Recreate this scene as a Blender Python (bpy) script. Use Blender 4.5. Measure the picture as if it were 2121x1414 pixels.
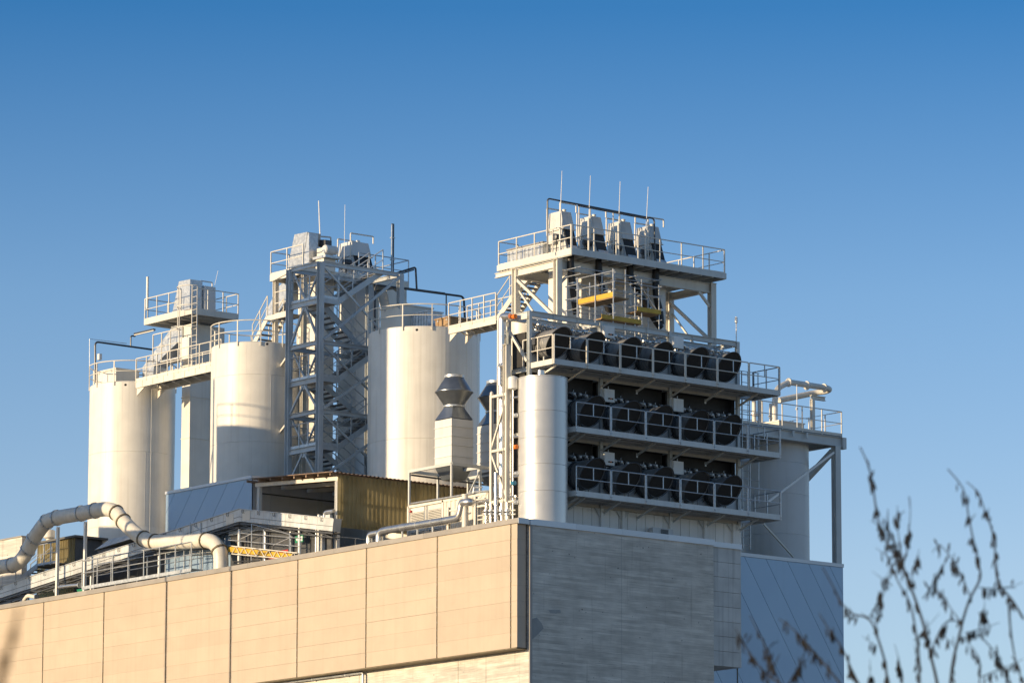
import bpy, math, random
from mathutils import Vector, Matrix
random.seed(7)
R_ = math.radians
scene = bpy.context.scene
for o in list(bpy.data.objects): bpy.data.objects.remove(o)
COL = scene.collection

# ---------------------------------------------------------------- camera
# world: X runs along the shaded front wall, Y along the sunlit side wall, the roof corner stands at (0, 0, 28.4)
FPX, PITCH, AZ, ROLL, ROOF = 10000.0, R_(10.06), R_(50.86), R_(.103), 28.4
_h = Vector((math.cos(AZ), math.sin(AZ), 0)); _r = Vector((math.sin(AZ), -math.cos(AZ), 0)); _z = Vector((0, 0, 1))
FW = _h*math.cos(PITCH) + _z*math.sin(PITCH)
_u = -_h*math.sin(PITCH) + _z*math.cos(PITCH)
RT = _r*math.cos(ROLL) + _u*math.sin(ROLL)
UP = -_r*math.sin(ROLL) + _u*math.cos(ROLL)
def ray(x, y): return FW + RT*((x-1060.5)/FPX) - UP*((y-707.0)/FPX)
CAM = Vector((0, 0, ROOF)) - ray(1098, 1074)*190.0
def at(x, y, X=None, Y=None, Z=None, D=None):
    """photograph position -> point of the real plane X, Y or Z = const (or at depth D)"""
    d = ray(x, y)
    if X is not None: t = (X-CAM.x)/d.x
    elif Y is not None: t = (Y-CAM.y)/d.y
    elif Z is not None: t = (Z-CAM.z)/d.z
    else: t = D
    return CAM + d*t
cam = bpy.data.cameras.new('camera'); camo = bpy.data.objects.new('camera', cam); COL.objects.link(camo)
cam.sensor_width = 36.0; cam.lens = FPX*36.0/2121.0
cam.clip_start = 1.0; cam.clip_end = 6000.0
m = Matrix((RT, UP, -FW)).transposed().to_4x4(); m.translation = CAM
camo.matrix_world = m
cam.dof.use_dof = True; cam.dof.focus_distance = 195.0; cam.dof.aperture_fstop = 6.7
scene.camera = camo

# ---------------------------------------------------------------- sky, sun, exposure
SUN_EL, SUN_B = R_(9.0), R_(10.0)           # height of the sun; turned a little from -X towards +Y
sdir = Vector((-math.cos(SUN_B)*math.cos(SUN_EL), math.sin(SUN_B)*math.cos(SUN_EL), math.sin(SUN_EL)))
world = bpy.data.worlds.new('World'); scene.world = world; world.use_nodes = True
nt = world.node_tree; nt.nodes.clear()
sky = nt.nodes.new('ShaderNodeTexSky'); sky.sky_type = 'NISHITA'; sky.sun_disc = False
sky.sun_elevation = SUN_EL; sky.sun_rotation = math.atan2(sdir.x, sdir.y)
sky.altitude = 300; sky.air_density = 1.0; sky.dust_density = 0.3; sky.ozone_density = 1.0
# polarised clear winter sky: the same tint by height all the way round, deepening upwards
tcw = nt.nodes.new('ShaderNodeTexCoord'); spw = nt.nodes.new('ShaderNodeSeparateXYZ'); nt.links.new(tcw.outputs['Generated'], spw.inputs[0])
crw = nt.nodes.new('ShaderNodeValToRGB'); nt.links.new(spw.outputs['Z'], crw.inputs[0])
els = [(.0, (.47, .51, .71)), (.127, (.45, .495, .68)), (.184, (.315, .43, .64)), (.2436, (.085, .27, .52)), (.48, (.32, .46, .62)), (1.0, (.5, .55, .6))]
cr = crw.color_ramp
while len(cr.elements) < len(els): cr.elements.new(.5)
for e_, (p_, c_) in zip(cr.elements, els): e_.position = p_; e_.color = c_+(1,)
mxw = nt.nodes.new('ShaderNodeVectorMath'); mxw.operation = 'MULTIPLY'
scw = nt.nodes.new('ShaderNodeVectorMath'); scw.operation = 'SCALE'; scw.inputs['Scale'].default_value = 2.0
bg = nt.nodes.new('ShaderNodeBackground'); bg.inputs[1].default_value = 0.125
wo = nt.nodes.new('ShaderNodeOutputWorld')
nt.links.new(sky.outputs[0], mxw.inputs[0]); nt.links.new(crw.outputs[0], mxw.inputs[1]); nt.links.new(mxw.outputs[0], scw.inputs[0])
nt.links.new(scw.outputs[0], bg.inputs[0]); nt.links.new(bg.outputs[0], wo.inputs[0])
sun = bpy.data.lights.new('sun', 'SUN'); sun.energy = 5.0; sun.angle = R_(0.53); sun.color = (1.0, .757, .462)
suno = bpy.data.objects.new('sun', sun); COL.objects.link(suno)
suno.rotation_euler = sdir.to_track_quat('Z', 'Y').to_euler(); suno.location = (-60, 20, 60)
scene.view_settings.view_transform = 'Standard'; scene.view_settings.look = 'None'
scene.view_settings.exposure = 0.2; scene.view_settings.gamma = 1.0; scene.view_settings.use_curve_mapping = False
scene.render.engine = 'CYCLES'
scene.cycles.max_bounces = 6; scene.cycles.diffuse_bounces = 3; scene.cycles.glossy_bounces = 3
scene.cycles.transmission_bounces = 4

# ---------------------------------------------------------------- materials
MATS = {}
def mat(name, base, rough=.5, metal=0.0, var=.10, vscale=1.2, streak=0.0, dirt=None, rnd=.06, bump=0.0, bscale=30, spec=.5):
    """procedural paint/metal: tone varies by piece, by cloud noise and by vertical rain streaks"""
    M = bpy.data.materials.new(name); M.use_nodes = True; MATS[name] = M
    N = M.node_tree.nodes; L = M.node_tree.links; b = N['Principled BSDF']
    b.inputs['Roughness'].default_value = rough; b.inputs['Metallic'].default_value = metal
    b.inputs['Specular IOR Level'].default_value = spec
    geo = N.new('ShaderNodeNewGeometry')
    n1 = N.new('ShaderNodeTexNoise'); n1.inputs['Scale'].default_value = vscale; n1.inputs['Detail'].default_value = 6
    L.new(geo.outputs['Position'], n1.inputs['Vector'])
    oi = N.new('ShaderNodeObjectInfo')
    mr = N.new('ShaderNodeMapRange'); mr.inputs[1].default_value = .3; mr.inputs[2].default_value = .7
    mr.inputs[3].default_value = 1-var; mr.inputs[4].default_value = 1+var*.6
    L.new(n1.outputs[0], mr.inputs[0])
    m2 = N.new('ShaderNodeMapRange'); m2.inputs[3].default_value = 1-rnd; m2.inputs[4].default_value = 1+rnd
    L.new(oi.outputs['Random'], m2.inputs[0])
    mul = N.new('ShaderNodeMath'); mul.operation = 'MULTIPLY'
    L.new(mr.outputs[0], mul.inputs[0]); L.new(m2.outputs[0], mul.inputs[1])
    vm = N.new('ShaderNodeVectorMath'); vm.operation = 'SCALE'; vm.inputs[0].default_value = base[:3]
    L.new(mul.outputs[0], vm.inputs['Scale'])
    out = vm.outputs[0]
    if streak > 0:
        mp = N.new('ShaderNodeMapping'); mp.inputs['Scale'].default_value = (3.2, 3.2, .10)
        L.new(geo.outputs['Position'], mp.inputs['Vector'])
        n2 = N.new('ShaderNodeTexNoise'); n2.inputs['Scale'].default_value = 1.6; n2.inputs['Detail'].default_value = 5
        L.new(mp.outputs[0], n2.inputs['Vector'])
        m3 = N.new('ShaderNodeMapRange'); m3.inputs[1].default_value = .5; m3.inputs[2].default_value = .78
        m3.inputs[3].default_value = 0; m3.inputs[4].default_value = streak
        L.new(n2.outputs[0], m3.inputs[0])
        mx = N.new('ShaderNodeMix'); mx.data_type = 'RGBA'
        L.new(m3.outputs[0], mx.inputs['Factor']); L.new(out, mx.inputs[6])
        mx.inputs[7].default_value = (dirt or (base[0]*.5, base[1]*.45, base[2]*.38)) + (1,) if len(dirt or base) == 3 else dirt
        out = mx.outputs[2]
    L.new(out, b.inputs['Base Color'])
    if bump > 0:
        n3 = N.new('ShaderNodeTexNoise'); n3.inputs['Scale'].default_value = bscale; n3.inputs['Detail'].default_value = 5
        L.new(geo.outputs['Position'], n3.inputs['Vector'])
        bp = N.new('ShaderNodeBump'); bp.inputs['Strength'].default_value = bump; bp.inputs['Distance'].default_value = .02
        L.new(n3.outputs[0], bp.inputs['Height']); L.new(bp.outputs[0], b.inputs['Normal'])
    if metal > .3 or rough < .5:
        m4 = N.new('ShaderNodeMapRange'); m4.inputs[3].default_value = max(.04, rough-.08); m4.inputs[4].default_value = rough+.12
        L.new(n1.outputs[0], m4.inputs[0]); L.new(m4.outputs[0], b.inputs['Roughness'])
    return M
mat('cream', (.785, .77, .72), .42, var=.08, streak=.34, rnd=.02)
mat('tower_steel', (.53, .56, .58), .45, .1, var=.14, streak=.25, rnd=.10)
mat('cream_steel', (.74, .715, .65), .45, var=.08, streak=.2, rnd=.05)
mat('grey_steel', (.60, .63, .63), .45, var=.10, streak=.2, rnd=.06)
mat('white_paint', (.84, .84, .82), .4, var=.06, streak=.18, rnd=.04)
mat('galv', (.56, .59, .62), .38, .6, var=.22, vscale=7, rnd=.08)
mat('stainless', (.72, .71, .69), .27, .92, var=.10, vscale=3, rnd=.04)
mat('silo_metal', (.66, .655, .64), .33, .42, var=.06, vscale=2.0, streak=.10, rnd=.02)
mat('hood_metal', (.24, .27, .31), .32, .8, var=.2, vscale=2.5, rnd=.06)  # steel blue, darkened to stand for shade on the hoods
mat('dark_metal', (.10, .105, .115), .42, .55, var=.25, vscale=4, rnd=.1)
mat('fan_shell', (.25, .25, .25), .33, .12, var=.2, vscale=4, rnd=.12)
mat('black', (.018, .018, .02), .55, var=.3, vscale=5)
mat('fan_mesh', (.04, .038, .036), .6, var=.2, vscale=9)
mat('rubber', (.014, .014, .015), .45, var=.3)
mat('yellow', (.58, .37, .03), .5, var=.15, vscale=4, streak=.2)
mat('wood', (.36, .24, .13), .8, var=.3, vscale=6)
mat('dark_grate', (.20, .21, .22), .6, .4, var=.2)
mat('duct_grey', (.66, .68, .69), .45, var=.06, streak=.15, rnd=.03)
mat('pipe_cream', (.72, .70, .64), .4, var=.12, vscale=3, streak=.25, rnd=.03)
mat('blue_clad', (.30, .42, .57), .34, .35, var=.03, vscale=.6, streak=.06, rnd=.025, spec=.6)
mat('coping', (.60, .63, .67), .38, .35, var=.06, rnd=.05)
mat('coping_dull', (.34, .32, .30), .5, .2, var=.12, rnd=.06)
mat('roof_felt', (.16, .16, .155), .9, var=.25, vscale=.8, bump=.3)
mat('ground', (.26, .23, .18), .95, var=.35, vscale=.05, bump=.4)
mat('asphalt', (.05, .05, .052), .9, var=.2, vscale=.6, bump=.3)
mat('precast', (.515, .435, .35), .85, var=.06, vscale=.9, streak=.12, rnd=.04, bump=.10, bscale=40)
mat('precast_grey', (.60, .60, .58), .85, var=.14, vscale=1.4, streak=.6, dirt=(.16, .16, .155), rnd=.05, bump=.12, bscale=40)
mat('patch_grey', (.33, .34, .34), .9, var=.1, vscale=3)
mat('joint', (.20, .165, .11), .7, .2, var=.3, vscale=5, rnd=.1)
mat('belt_cover', (.62, .65, .67), .45, .3, var=.18, vscale=2, streak=.35, dirt=(.22, .2, .18), rnd=.06)
mat('head_grey', (.60, .61, .60), .42, .15, var=.12, vscale=2, streak=.3, rnd=.08)
mat('orange', (.75, .20, .03), .45)
mat('valve_blue', (.02, .16, .28), .45)
mat('red', (.5, .03, .03), .5)
mat('sign_green', (.0, .20, .10), .5, var=.05)
mat('sign_white', (.85, .85, .82), .5, var=.03)
mat('bark', (.016, .016, .018), .85, var=.35, vscale=30)  # near black: the tree's shade is put into the bark colour
mat('catkin', (.008, .008, .009), .85, var=.35, vscale=40, rnd=.3)  # darkened so that unlit catkins are painted, not shaded
mat('dry_stem', (.16, .11, .06), .8, var=.3, vscale=30)
mat('lamp_tube', (.8, .78, .72), .4, var=.03)
mat('rust_plate', (.30, .21, .15), .75, var=.3, vscale=3, streak=.3)
def mat_concrete():
    """board-marked cast concrete: board courses, darker weathering clouds, blow holes, run marks"""
    M = bpy.data.materials.new('concrete'); M.use_nodes = True; MATS['concrete'] = M
    N = M.node_tree.nodes; L = M.node_tree.links; b = N['Principled BSDF']
    b.inputs['Roughness'].default_value = .88
    geo = N.new('ShaderNodeNewGeometry')
    def noise(sc, scale, det=6, dist=0.0):
        mp = N.new('ShaderNodeMapping'); mp.inputs['Scale'].default_value = sc
        L.new(geo.outputs['Position'], mp.inputs['Vector'])
        n = N.new('ShaderNodeTexNoise'); n.inputs['Scale'].default_value = scale; n.inputs['Detail'].default_value = det
        n.inputs['Distortion'].default_value = dist
        L.new(mp.outputs[0], n.inputs['Vector']); return n.outputs[0]
    def mrange(s, a, b_, c, d):
        x = N.new('ShaderNodeMapRange'); x.inputs[1].default_value = a; x.inputs[2].default_value = b_
        x.inputs[3].default_value = c; x.inputs[4].default_value = d; L.new(s, x.inputs[0]); return x.outputs[0]
    def mult(a, b_):
        x = N.new('ShaderNodeMath'); x.operation = 'MULTIPLY'; L.new(a, x.inputs[0]); L.new(b_, x.inputs[1]); return x.outputs[0]
    # horizontal boards about 10 cm high, each with its own tone, thin dark lines between them
    sp = N.new('ShaderNodeSeparateXYZ'); L.new(geo.outputs['Position'], sp.inputs[0])
    dv = N.new('ShaderNodeMath'); dv.operation = 'MULTIPLY'; dv.inputs[1].default_value = 9.0; L.new(sp.outputs['Z'], dv.inputs[0])
    fl = N.new('ShaderNodeMath'); fl.operation = 'FLOOR'; L.new(dv.outputs[0], fl.inputs[0])
    fc = N.new('ShaderNodeMath'); fc.operation = 'FRACT'; L.new(dv.outputs[0], fc.inputs[0])
    xs = N.new('ShaderNodeMath'); xs.operation = 'MULTIPLY'; xs.inputs[1].default_value = .28
    ad = N.new('ShaderNodeMath'); ad.operation = 'ADD'; L.new(sp.outputs['X'], ad.inputs[0]); L.new(sp.outputs['Y'], ad.inputs[1]); L.new(ad.outputs[0], xs.inputs[0])
    cx = N.new('ShaderNodeCombineXYZ'); L.new(xs.outputs[0], cx.inputs[0]); L.new(fl.outputs[0], cx.inputs[1])
    nb = N.new('ShaderNodeTexNoise'); nb.inputs['Scale'].default_value = 1.7; nb.inputs['Detail'].default_value = 2; L.new(cx.outputs[0], nb.inputs['Vector'])
    line = mrange(fc.outputs[0], 0.0, .10, 0.0, 1.0)
    lmask = noise((.5, .5, 2.5), 1.6, 3)
    lm = N.new('ShaderNodeMath'); lm.operation = 'MAXIMUM'; L.new(line, lm.inputs[0]); L.new(mrange(lmask, .42, .58, 0.0, 1.0), lm.inputs[1])
    fine = noise((.8, .8, 26), 2.2, 4)
    cloud = noise((.45, .45, .8), .8, 8)
    upper = noise((1.2, 1.2, 1.6), 1.5, 8)
    vo = N.new('ShaderNodeTexVoronoi'); vo.inputs['Scale'].default_value = 3.6; L.new(geo.outputs['Position'], vo.inputs['Vector'])
    vm_ = N.new('ShaderNodeMath'); vm_.operation = 'ADD'; L.new(vo.outputs['Distance'], vm_.inputs[0]); L.new(mrange(noise((1, 1, 1), 1.1, 3), .35, .6, 0.0, .12), vm_.inputs[1])
    holes = vm_.outputs[0]
    streaks = noise((.22, .22, 13), 1.6, 5)
    runs = noise((4, 4, .22), 1.3, 4)
    v = mult(mrange(nb.outputs[0], .3, .7, .78, 1.14), mrange(fine, .3, .7, .84, 1.10))
    v = mult(v, mrange(lm.outputs[0], 0, 1, .60, 1.0))
    v = mult(v, mrange(cloud, .34, .66, .88, 1.06)); v = mult(v, mrange(upper, .35, .62, .90, 1.04))
    v = mult(v, mrange(streaks, .60, .68, 1.0, .72)); v = mult(v, mrange(holes, .10, .14, .35, 1.0)); v = mult(v, mrange(runs, .60, .75, 1.0, .74))
    vm = N.new('ShaderNodeVectorMath'); vm.operation = 'SCALE'; vm.inputs[0].default_value = (.67, .64, .58)
    L.new(v, vm.inputs['Scale']); L.new(vm.outputs[0], b.inputs['Base Color'])
    bp = N.new('ShaderNodeBump'); bp.inputs['Strength'].default_value = .5; bp.inputs['Distance'].default_value = .02
    L.new(v, bp.inputs['Height']); L.new(bp.outputs[0], b.inputs['Normal'])
mat_concrete()
def mat_grp():
    """translucent yellow corrugated plastic"""
    M = bpy.data.materials.new('grp_yellow'); M.use_nodes = True; MATS['grp_yellow'] = M
    N = M.node_tree.nodes; L = M.node_tree.links; b = N['Principled BSDF']
    geo = N.new('ShaderNodeNewGeometry'); n = N.new('ShaderNodeTexNoise'); n.inputs['Scale'].default_value = 1.1; n.inputs['Detail'].default_value = 6
    L.new(geo.outputs['Position'], n.inputs['Vector'])
    cr = N.new('ShaderNodeValToRGB'); cr.color_ramp.elements[0].position = .3; cr.color_ramp.elements[1].position = .7
    cr.color_ramp.elements[0].color = (.46, .39, .21, 1); cr.color_ramp.elements[1].color = (.66, .575, .34, 1)
    L.new(n.outputs[0], cr.inputs[0]); L.new(cr.outputs[0], b.inputs['Base Color'])
    b.inputs['Roughness'].default_value = .45
    tr = N.new('ShaderNodeBsdfTranslucent'); L.new(cr.outputs[0], tr.inputs[0])
    mx = N.new('ShaderNodeMixShader'); mx.inputs[0].default_value = .68
    L.new(b.outputs[0], mx.inputs[1]); L.new(tr.outputs[0], mx.inputs[2]); L.new(mx.outputs[0], N['Material Output'].inputs[0])
mat_grp()

# ---------------------------------------------------------------- mesh helpers
class MB:
    def __init__(s): s.v = []; s.f = []
    def add(s, vs, fs):
        n = len(s.v); s.v += [Vector(p) for p in vs]; s.f += [tuple(i+n for i in f) for f in fs]; return s
    def bx(s, x0, x1, y0, y1, z0, z1):
        if x0 > x1: x0, x1 = x1, x0
        if y0 > y1: y0, y1 = y1, y0
        if z0 > z1: z0, z1 = z1, z0
        return s.add([(x0,y0,z0),(x1,y0,z0),(x1,y1,z0),(x0,y1,z0),(x0,y0,z1),(x1,y0,z1),(x1,y1,z1),(x0,y1,z1)],
                     [(3,2,1,0),(4,5,6,7),(0,1,5,4),(1,2,6,5),(2,3,7,6),(3,0,4,7)])
    def extrude(s, prof, p, q, up=None):
        """prof: closed outline (a, b) swept from p to q; a is sideways, b is along up"""
        p = Vector(p); q = Vector(q); d = (q-p).normalized()
        upv = Vector(up) if up is not None else (Vector((0,0,1)) if abs(d.z) < .9 else Vector((0,1,0)))
        a = d.cross(upv).normalized(); b = a.cross(d).normalized(); n = len(prof)
        vs = [p+a*x+b*y for x, y in prof] + [q+a*x+b*y for x, y in prof]
        fs = [(i, (i+1) % n, n+(i+1) % n, n+i) for i in range(n)] + [tuple(range(n-1, -1, -1)), tuple(range(n, 2*n))]
        return s.add(vs, fs)
    def beam(s, p, q, w, h=None, up=None):
        h = h or w
        return s.extrude([(-w/2,-h/2),(w/2,-h/2),(w/2,h/2),(-w/2,h/2)], p, q, up)
    def hbeam(s, p, q, w, h, t=.022, up=None):
        W, Hh = w/2, h/2
        return s.extrude([(-W,-Hh),(W,-Hh),(W,-Hh+t),(t/2,-Hh+t),(t/2,Hh-t),(W,Hh-t),(W,Hh),(-W,Hh),(-W,Hh-t),(-t/2,Hh-t),(-t/2,-Hh+t),(-W,-Hh+t)], p, q, up)
    def ring(s, pts, r, n, closed=False, caps=True):
        """tube along a polyline"""
        P = [Vector(p) for p in pts]; k = len(P); rs = r if isinstance(r, (list, tuple)) else [r]*k
        base = len(s.v); prev = None
        for i in range(k):
            if closed: d = (P[(i+1) % k]-P[i-1]).normalized()
            elif i == 0: d = (P[1]-P[0]).normalized()
            elif i == k-1: d = (P[-1]-P[-2]).normalized()
            else: d = ((P[i+1]-P[i]).normalized()+(P[i]-P[i-1]).normalized()).normalized()
            if prev is None:
                a = d.cross(Vector((0,0,1)) if abs(d.z) < .9 else Vector((1,0,0))).normalized()
            else:
                a = (prev-d*prev.dot(d)).normalized()
            prev = a; b = d.cross(a)
            for j in range(n):
                t = 2*math.pi*j/n; s.v.append(P[i]+(a*math.cos(t)+b*math.sin(t))*rs[i])
        for i in range(k if closed else k-1):
            i2 = (i+1) % k
            for j in range(n):
                j2 = (j+1) % n
                s.f.append((base+i*n+j, base+i*n+j2, base+i2*n+j2, base+i2*n+j))
        if caps and not closed:
            s.f.append(tuple(base+j for j in range(n-1, -1, -1))); s.f.append(tuple(base+(k-1)*n+j for j in range(n)))
        return s
    def lathe(s, c, prof, n=32, axis='z', caps=True):
        """prof [(r, h)] turned about an axis through c"""
        c = Vector(c); base = len(s.v)
        for r, h in prof:
            for j in range(n):
                t = 2*math.pi*j/n; a, b = r*math.cos(t), r*math.sin(t)
                s.v.append(c + (Vector((a, b, h)) if axis == 'z' else Vector((h, a, b)) if axis == 'x' else Vector((b, h, a))))
        for i in range(len(prof)-1):
            for j in range(n):
                j2 = (j+1) % n
                s.f.append((base+i*n+j, base+i*n+j2, base+(i+1)*n+j2, base+(i+1)*n+j))
        if caps:
            s.f.append(tuple(base+j for j in range(n-1, -1, -1)))
            k = len(prof)-1; s.f.append(tuple(base+k*n+j for j in range(n)))
        return s
    def prism(s, poly, off):
        P = [Vector(p) for p in poly]; o = Vector(off); n = len(P)
        return s.add(P+[p+o for p in P], [tuple(range(n-1, -1, -1)), tuple(range(n, 2*n))]+[(i, (i+1) % n, n+(i+1) % n, n+i) for i in range(n)])
    def build(s, name, m, parent=None, smooth=False, kind=None):
        o = parent
        while o is not None and o.parent is not None: o = o.parent
        org = o.location.copy() if o is not None else Vector((0,0,0))
        me = bpy.data.meshes.new(name)
        me.from_pydata([tuple(p-org) for p in s.v], [], s.f); me.update()
        bpy_m = MATS[m] if isinstance(m, str) else m
        me.materials.append(bpy_m)
        if smooth:
            for p in me.polygons: p.use_smooth = True
            me.set_sharp_from_angle(angle=R_(38))
        ob = bpy.data.objects.new(name, me); COL.objects.link(ob)
        if parent is not None: ob.parent = parent
        if kind: ob['kind'] = kind
        return ob
def tag(o, label, cat, group=None):
    o['label'] = label; o['category'] = cat
    if group: o['group'] = group
    return o
def thing(name, label, cat, loc=(0,0,0), group=None):
    o = bpy.data.objects.new(name, None); COL.objects.link(o); o.location = loc; o.empty_display_size = .3
    return tag(o, label, cat, group)
def copy_tree(o, off, parent=None, label=None, root=True):
    c = o.copy(); COL.objects.link(c); c.parent = parent
    if root:
        c.location = o.location + Vector(off)
        if label: c['label'] = label
    for ch in o.children: copy_tree(ch, off, c, None, False)
    return c
# single parts
def beam(par, name, p, q, w, h, m, up=None): return MB().beam(p, q, w, h, up).build(name, m, par)
def hbeam(par, name, p, q, w, h, m, up=None, t=.022): return MB().hbeam(p, q, w, h, t, up).build(name, m, par)
def box(par, name, x0, x1, y0, y1, z0, z1, m): return MB().bx(x0, x1, y0, y1, z0, z1).build(name, m, par)
def tube(par, name, pts, r, m, n=8, closed=False): return MB().ring(pts, r, n, closed).build(name, m, par, True)
def lathe(par, name, c, prof, m, n=32, axis='z'): return MB().lathe(c, prof, n, axis).build(name, m, par, True)
def arc(c, a, b, r, t0, t1, n=6):
    c = Vector(c); a = Vector(a); b = Vector(b)
    return [c+a*(r*math.cos(t0+(t1-t0)*i/n))+b*(r*math.sin(t0+(t1-t0)*i/n)) for i in range(n+1)]
def fillet(pts, r, n=5):
    """round the corners of a polyline"""
    P = [Vector(p) for p in pts]; out = [P[0]]
    for i in range(1, len(P)-1):
        a = (P[i-1]-P[i]); b = (P[i+1]-P[i]); k = min(r, a.length*.49, b.length*.49)
        p0 = P[i]+a.normalized()*k; p1 = P[i]+b.normalized()*k
        for j in range(n+1):
            t = j/n; out.append(p0*(1-t)**2+P[i]*(2*t*(1-t))+p1*t*t)
    out.append(P[-1]); return out
def rail(par, pts, h=1.08, sp=1.0, m='cream_steel', r=.024, toe=.12, mid=True, toe_m=None, closed=False, ends=True):
    """handrail along floor points: posts, top rail, middle rail, toe board, each its own part"""
    P = [Vector(p) for p in pts]
    up = Vector((0, 0, 1))
    tube(par, 'handrail', [p+up*h for p in P], r, m, 8, closed)
    if mid: tube(par, 'middle_rail', [p+up*(h*.52) for p in P], r*.8, m, 6, closed)
    Q = P+[P[0]] if closed else P
    for i in range(len(Q)-1):
        L = (Q[i+1]-Q[i]).length; k = max(1, round(L/sp))
        if toe: beam(par, 'toe_board', Q[i]+up*(toe/2), Q[i+1]+up*(toe/2), .012, toe, toe_m or m)
        for j in range(k+(1 if (i == len(Q)-2 and not closed) else 0)):
            p = Q[i].lerp(Q[i+1], j/k)
            MB().beam(p-up*.06, p+up*h, .042, .042, (Q[i+1]-Q[i])).build('post', m, par)
def ladder(par, p0, p1, side, w=.42, m='galv', step=.3, cage=None):
    p0 = Vector(p0); p1 = Vector(p1); s = Vector(side).normalized()*(w/2)
    for k in (-1, 1): beam(par, 'ladder_rail', p0+s*k, p1+s*k, .05, .03, m, s)
    n = max(2, int((p1-p0).length/step))
    for i in range(n): 
        q = p0.lerp(p1, (i+.5)/n); tube(par, 'rung', [q-s, q+s], .014, m, 5)
    if cage:
        c = Vector(cage).normalized(); L = (p1-p0).length; sn = s.normalized()
        k = max(2, int((L-2.0)/.9))
        for i in range(k+1):
            q = p0.lerp(p1, 0).copy(); q.z = p0.z+2.0+(L-2.0)*i/k
            tube(par, 'cage_hoop', [q+sn*(.38*math.cos(t))+c*(.06+.62*math.sin(t)) for t in [math.pi*j/8 for j in range(9)]], .016, m, 5)
        for t in (math.pi*.2, math.pi*.5, math.pi*.8):
            q = p0.copy(); q.z = p0.z+2.0; e = p1.copy(); o = sn*(.38*math.cos(t))+c*(.06+.62*math.sin(t))
            tube(par, 'cage_bar', [q+o, e+o], .013, m, 5)
# readings from enlarged crops of the photograph
def zc(ox, oy, k): return lambda x, y: (ox+x*k, oy+y*k)
z1 = zc(980, 330, .37718); z2 = zc(980, 620, .39604); z3 = zc(520, 400, .43831); z4 = zc(160, 540, .35357)
z5 = zc(0, 960, .35832); z6 = zc(660, 940, .33527); z7 = zc(1060, 1040, .33946); z8 = zc(1500, 880, .37774)
zA = zc(170, 560, .21216); zB = zc(420, 640, .26159); zC = zc(540, 460, .16975); zD = zc(560, 680, .22634)
zE = zc(740, 560, .2121); zF = zc(990, 560, .16978)

# ================================================================ setting
o = MB().add([(-3000,-3000,0),(3000,-3000,0),(3000,3000,0),(-3000,3000,0)], [(0,1,2,3)]).build('ground', 'ground'); o['kind'] = 'structure'
o = MB().bx(-40, 60, -26, -8, -.2, .05).build('road', 'asphalt'); o['kind'] = 'structure'

# ================================================================ concrete building
BLD = thing('concrete_building', 'concrete industrial building with beige coursed panels on its sunlit side', 'building', (0,0,0))
YB = 62.0
core = MB().bx(0, 9.62, 0, YB, 0, 28.18).build('wall', 'concrete', BLD)
# formwork lines of the cast wall: shallow grooves are thin proud fins left by the boards
for X in (4.72,):
    box(BLD, 'pour_joint', X-.006, X+.006, -.002, .03, 0, 28.1, 'patch_grey')
# metal corner strip
box(BLD, 'corner_strip', -.02, .10, -.018, .05, 0, 28.17, 'coping_dull')
# coursed panel band on the sunlit side (hung 0.55 m in front of the wall)
JY = [0.12, 0.52, 5.19, 9.86, 14.55, 19.26, 24.0, 28.75, 33.5, 38.2, 42.9, 47.6, 52.3, 57.0]
PZ0, PZ1, NC = 23.31, 28.19, 8
ch = (PZ1-PZ0)/NC
for i in range(len(JY)-1):
    y0, y1 = JY[i]+.045, JY[i+1]-.045
    if i == 0: y0 = JY[0]
    for k in range(NC):
        e = random.uniform(-.004, .004)
        box(BLD, 'panel_course', -.55+e, -.12, y0, y1, PZ0+k*ch+random.choice((.001, .002, .004, .006)), PZ0+(k+1)*ch-random.choice((.001, .002, .004)), 'precast')
    if i > 0:
        J = box(BLD, 'joint_strip', -.525, -.13, JY[i]-.044, JY[i]+.044, PZ0+.02, PZ1, 'joint')
        for k in range(NC*2):
            lathe(J, 'bolt', (-.525, JY[i], PZ0+.2+k*ch/2), [(.022,-.03),(.022,.008)], 'coping_dull', 6, 'x')
box(BLD, 'panel_backing', -.50, -.125, JY[0]+.02, JY[-1], PZ0+.03, PZ1-.02, 'joint')
box(BLD, 'soffit_angle', -.56, -.02, JY[0]+.03, JY[-1], PZ0-.05, PZ0-.004, 'joint')
for i in range(0, 13): box(BLD, 'band_bracket', -.125, -.0, JY[0]+.3+i*4.6, JY[0]+.42+i*4.6, PZ0+.1, PZ1-.1, 'joint')
# metal copings in lengths
y = .02
while y < 57:
    y2 = y+3.0
    box(BLD, 'coping', -.60, .25, y+.004, y2-.004, PZ1+.01, ROOF, 'coping_dull'); y = y2
x = -.02
for x2 in (2.35, 4.75, 7.15, 9.66):
    box(BLD, 'coping', x+.003, x2-.003, -.05, .30, PZ1-.02, ROOF+.005, 'coping'); x = x2
box(BLD, 'coping', -.60, -.025, -.02, .015, PZ1-.01, ROOF+.002, 'coping')
# coursed block at the right end
bx1 = at(1534.5, 1200, Y=.2).x
bz0 = at(*z7(1397, 1008), Y=.2).z
for k in range(8):
    zz0 = bz0+(28.17-bz0)*k/8; zz1 = bz0+(28.17-bz0)*(k+1)/8
    box(BLD, 'block_course', 9.626, bx1, .2+random.uniform(-.003, .003), 6.0, zz0+.007, zz1-.007, 'precast_grey')
box(BLD, 'block_core', 9.63, bx1-.03, .24, 5.9, bz0+.02, 28.17, 'joint')
box(BLD, 'coping', 9.67, bx1+.02, .14, .5, 28.16, 28.37, 'coping')
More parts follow.
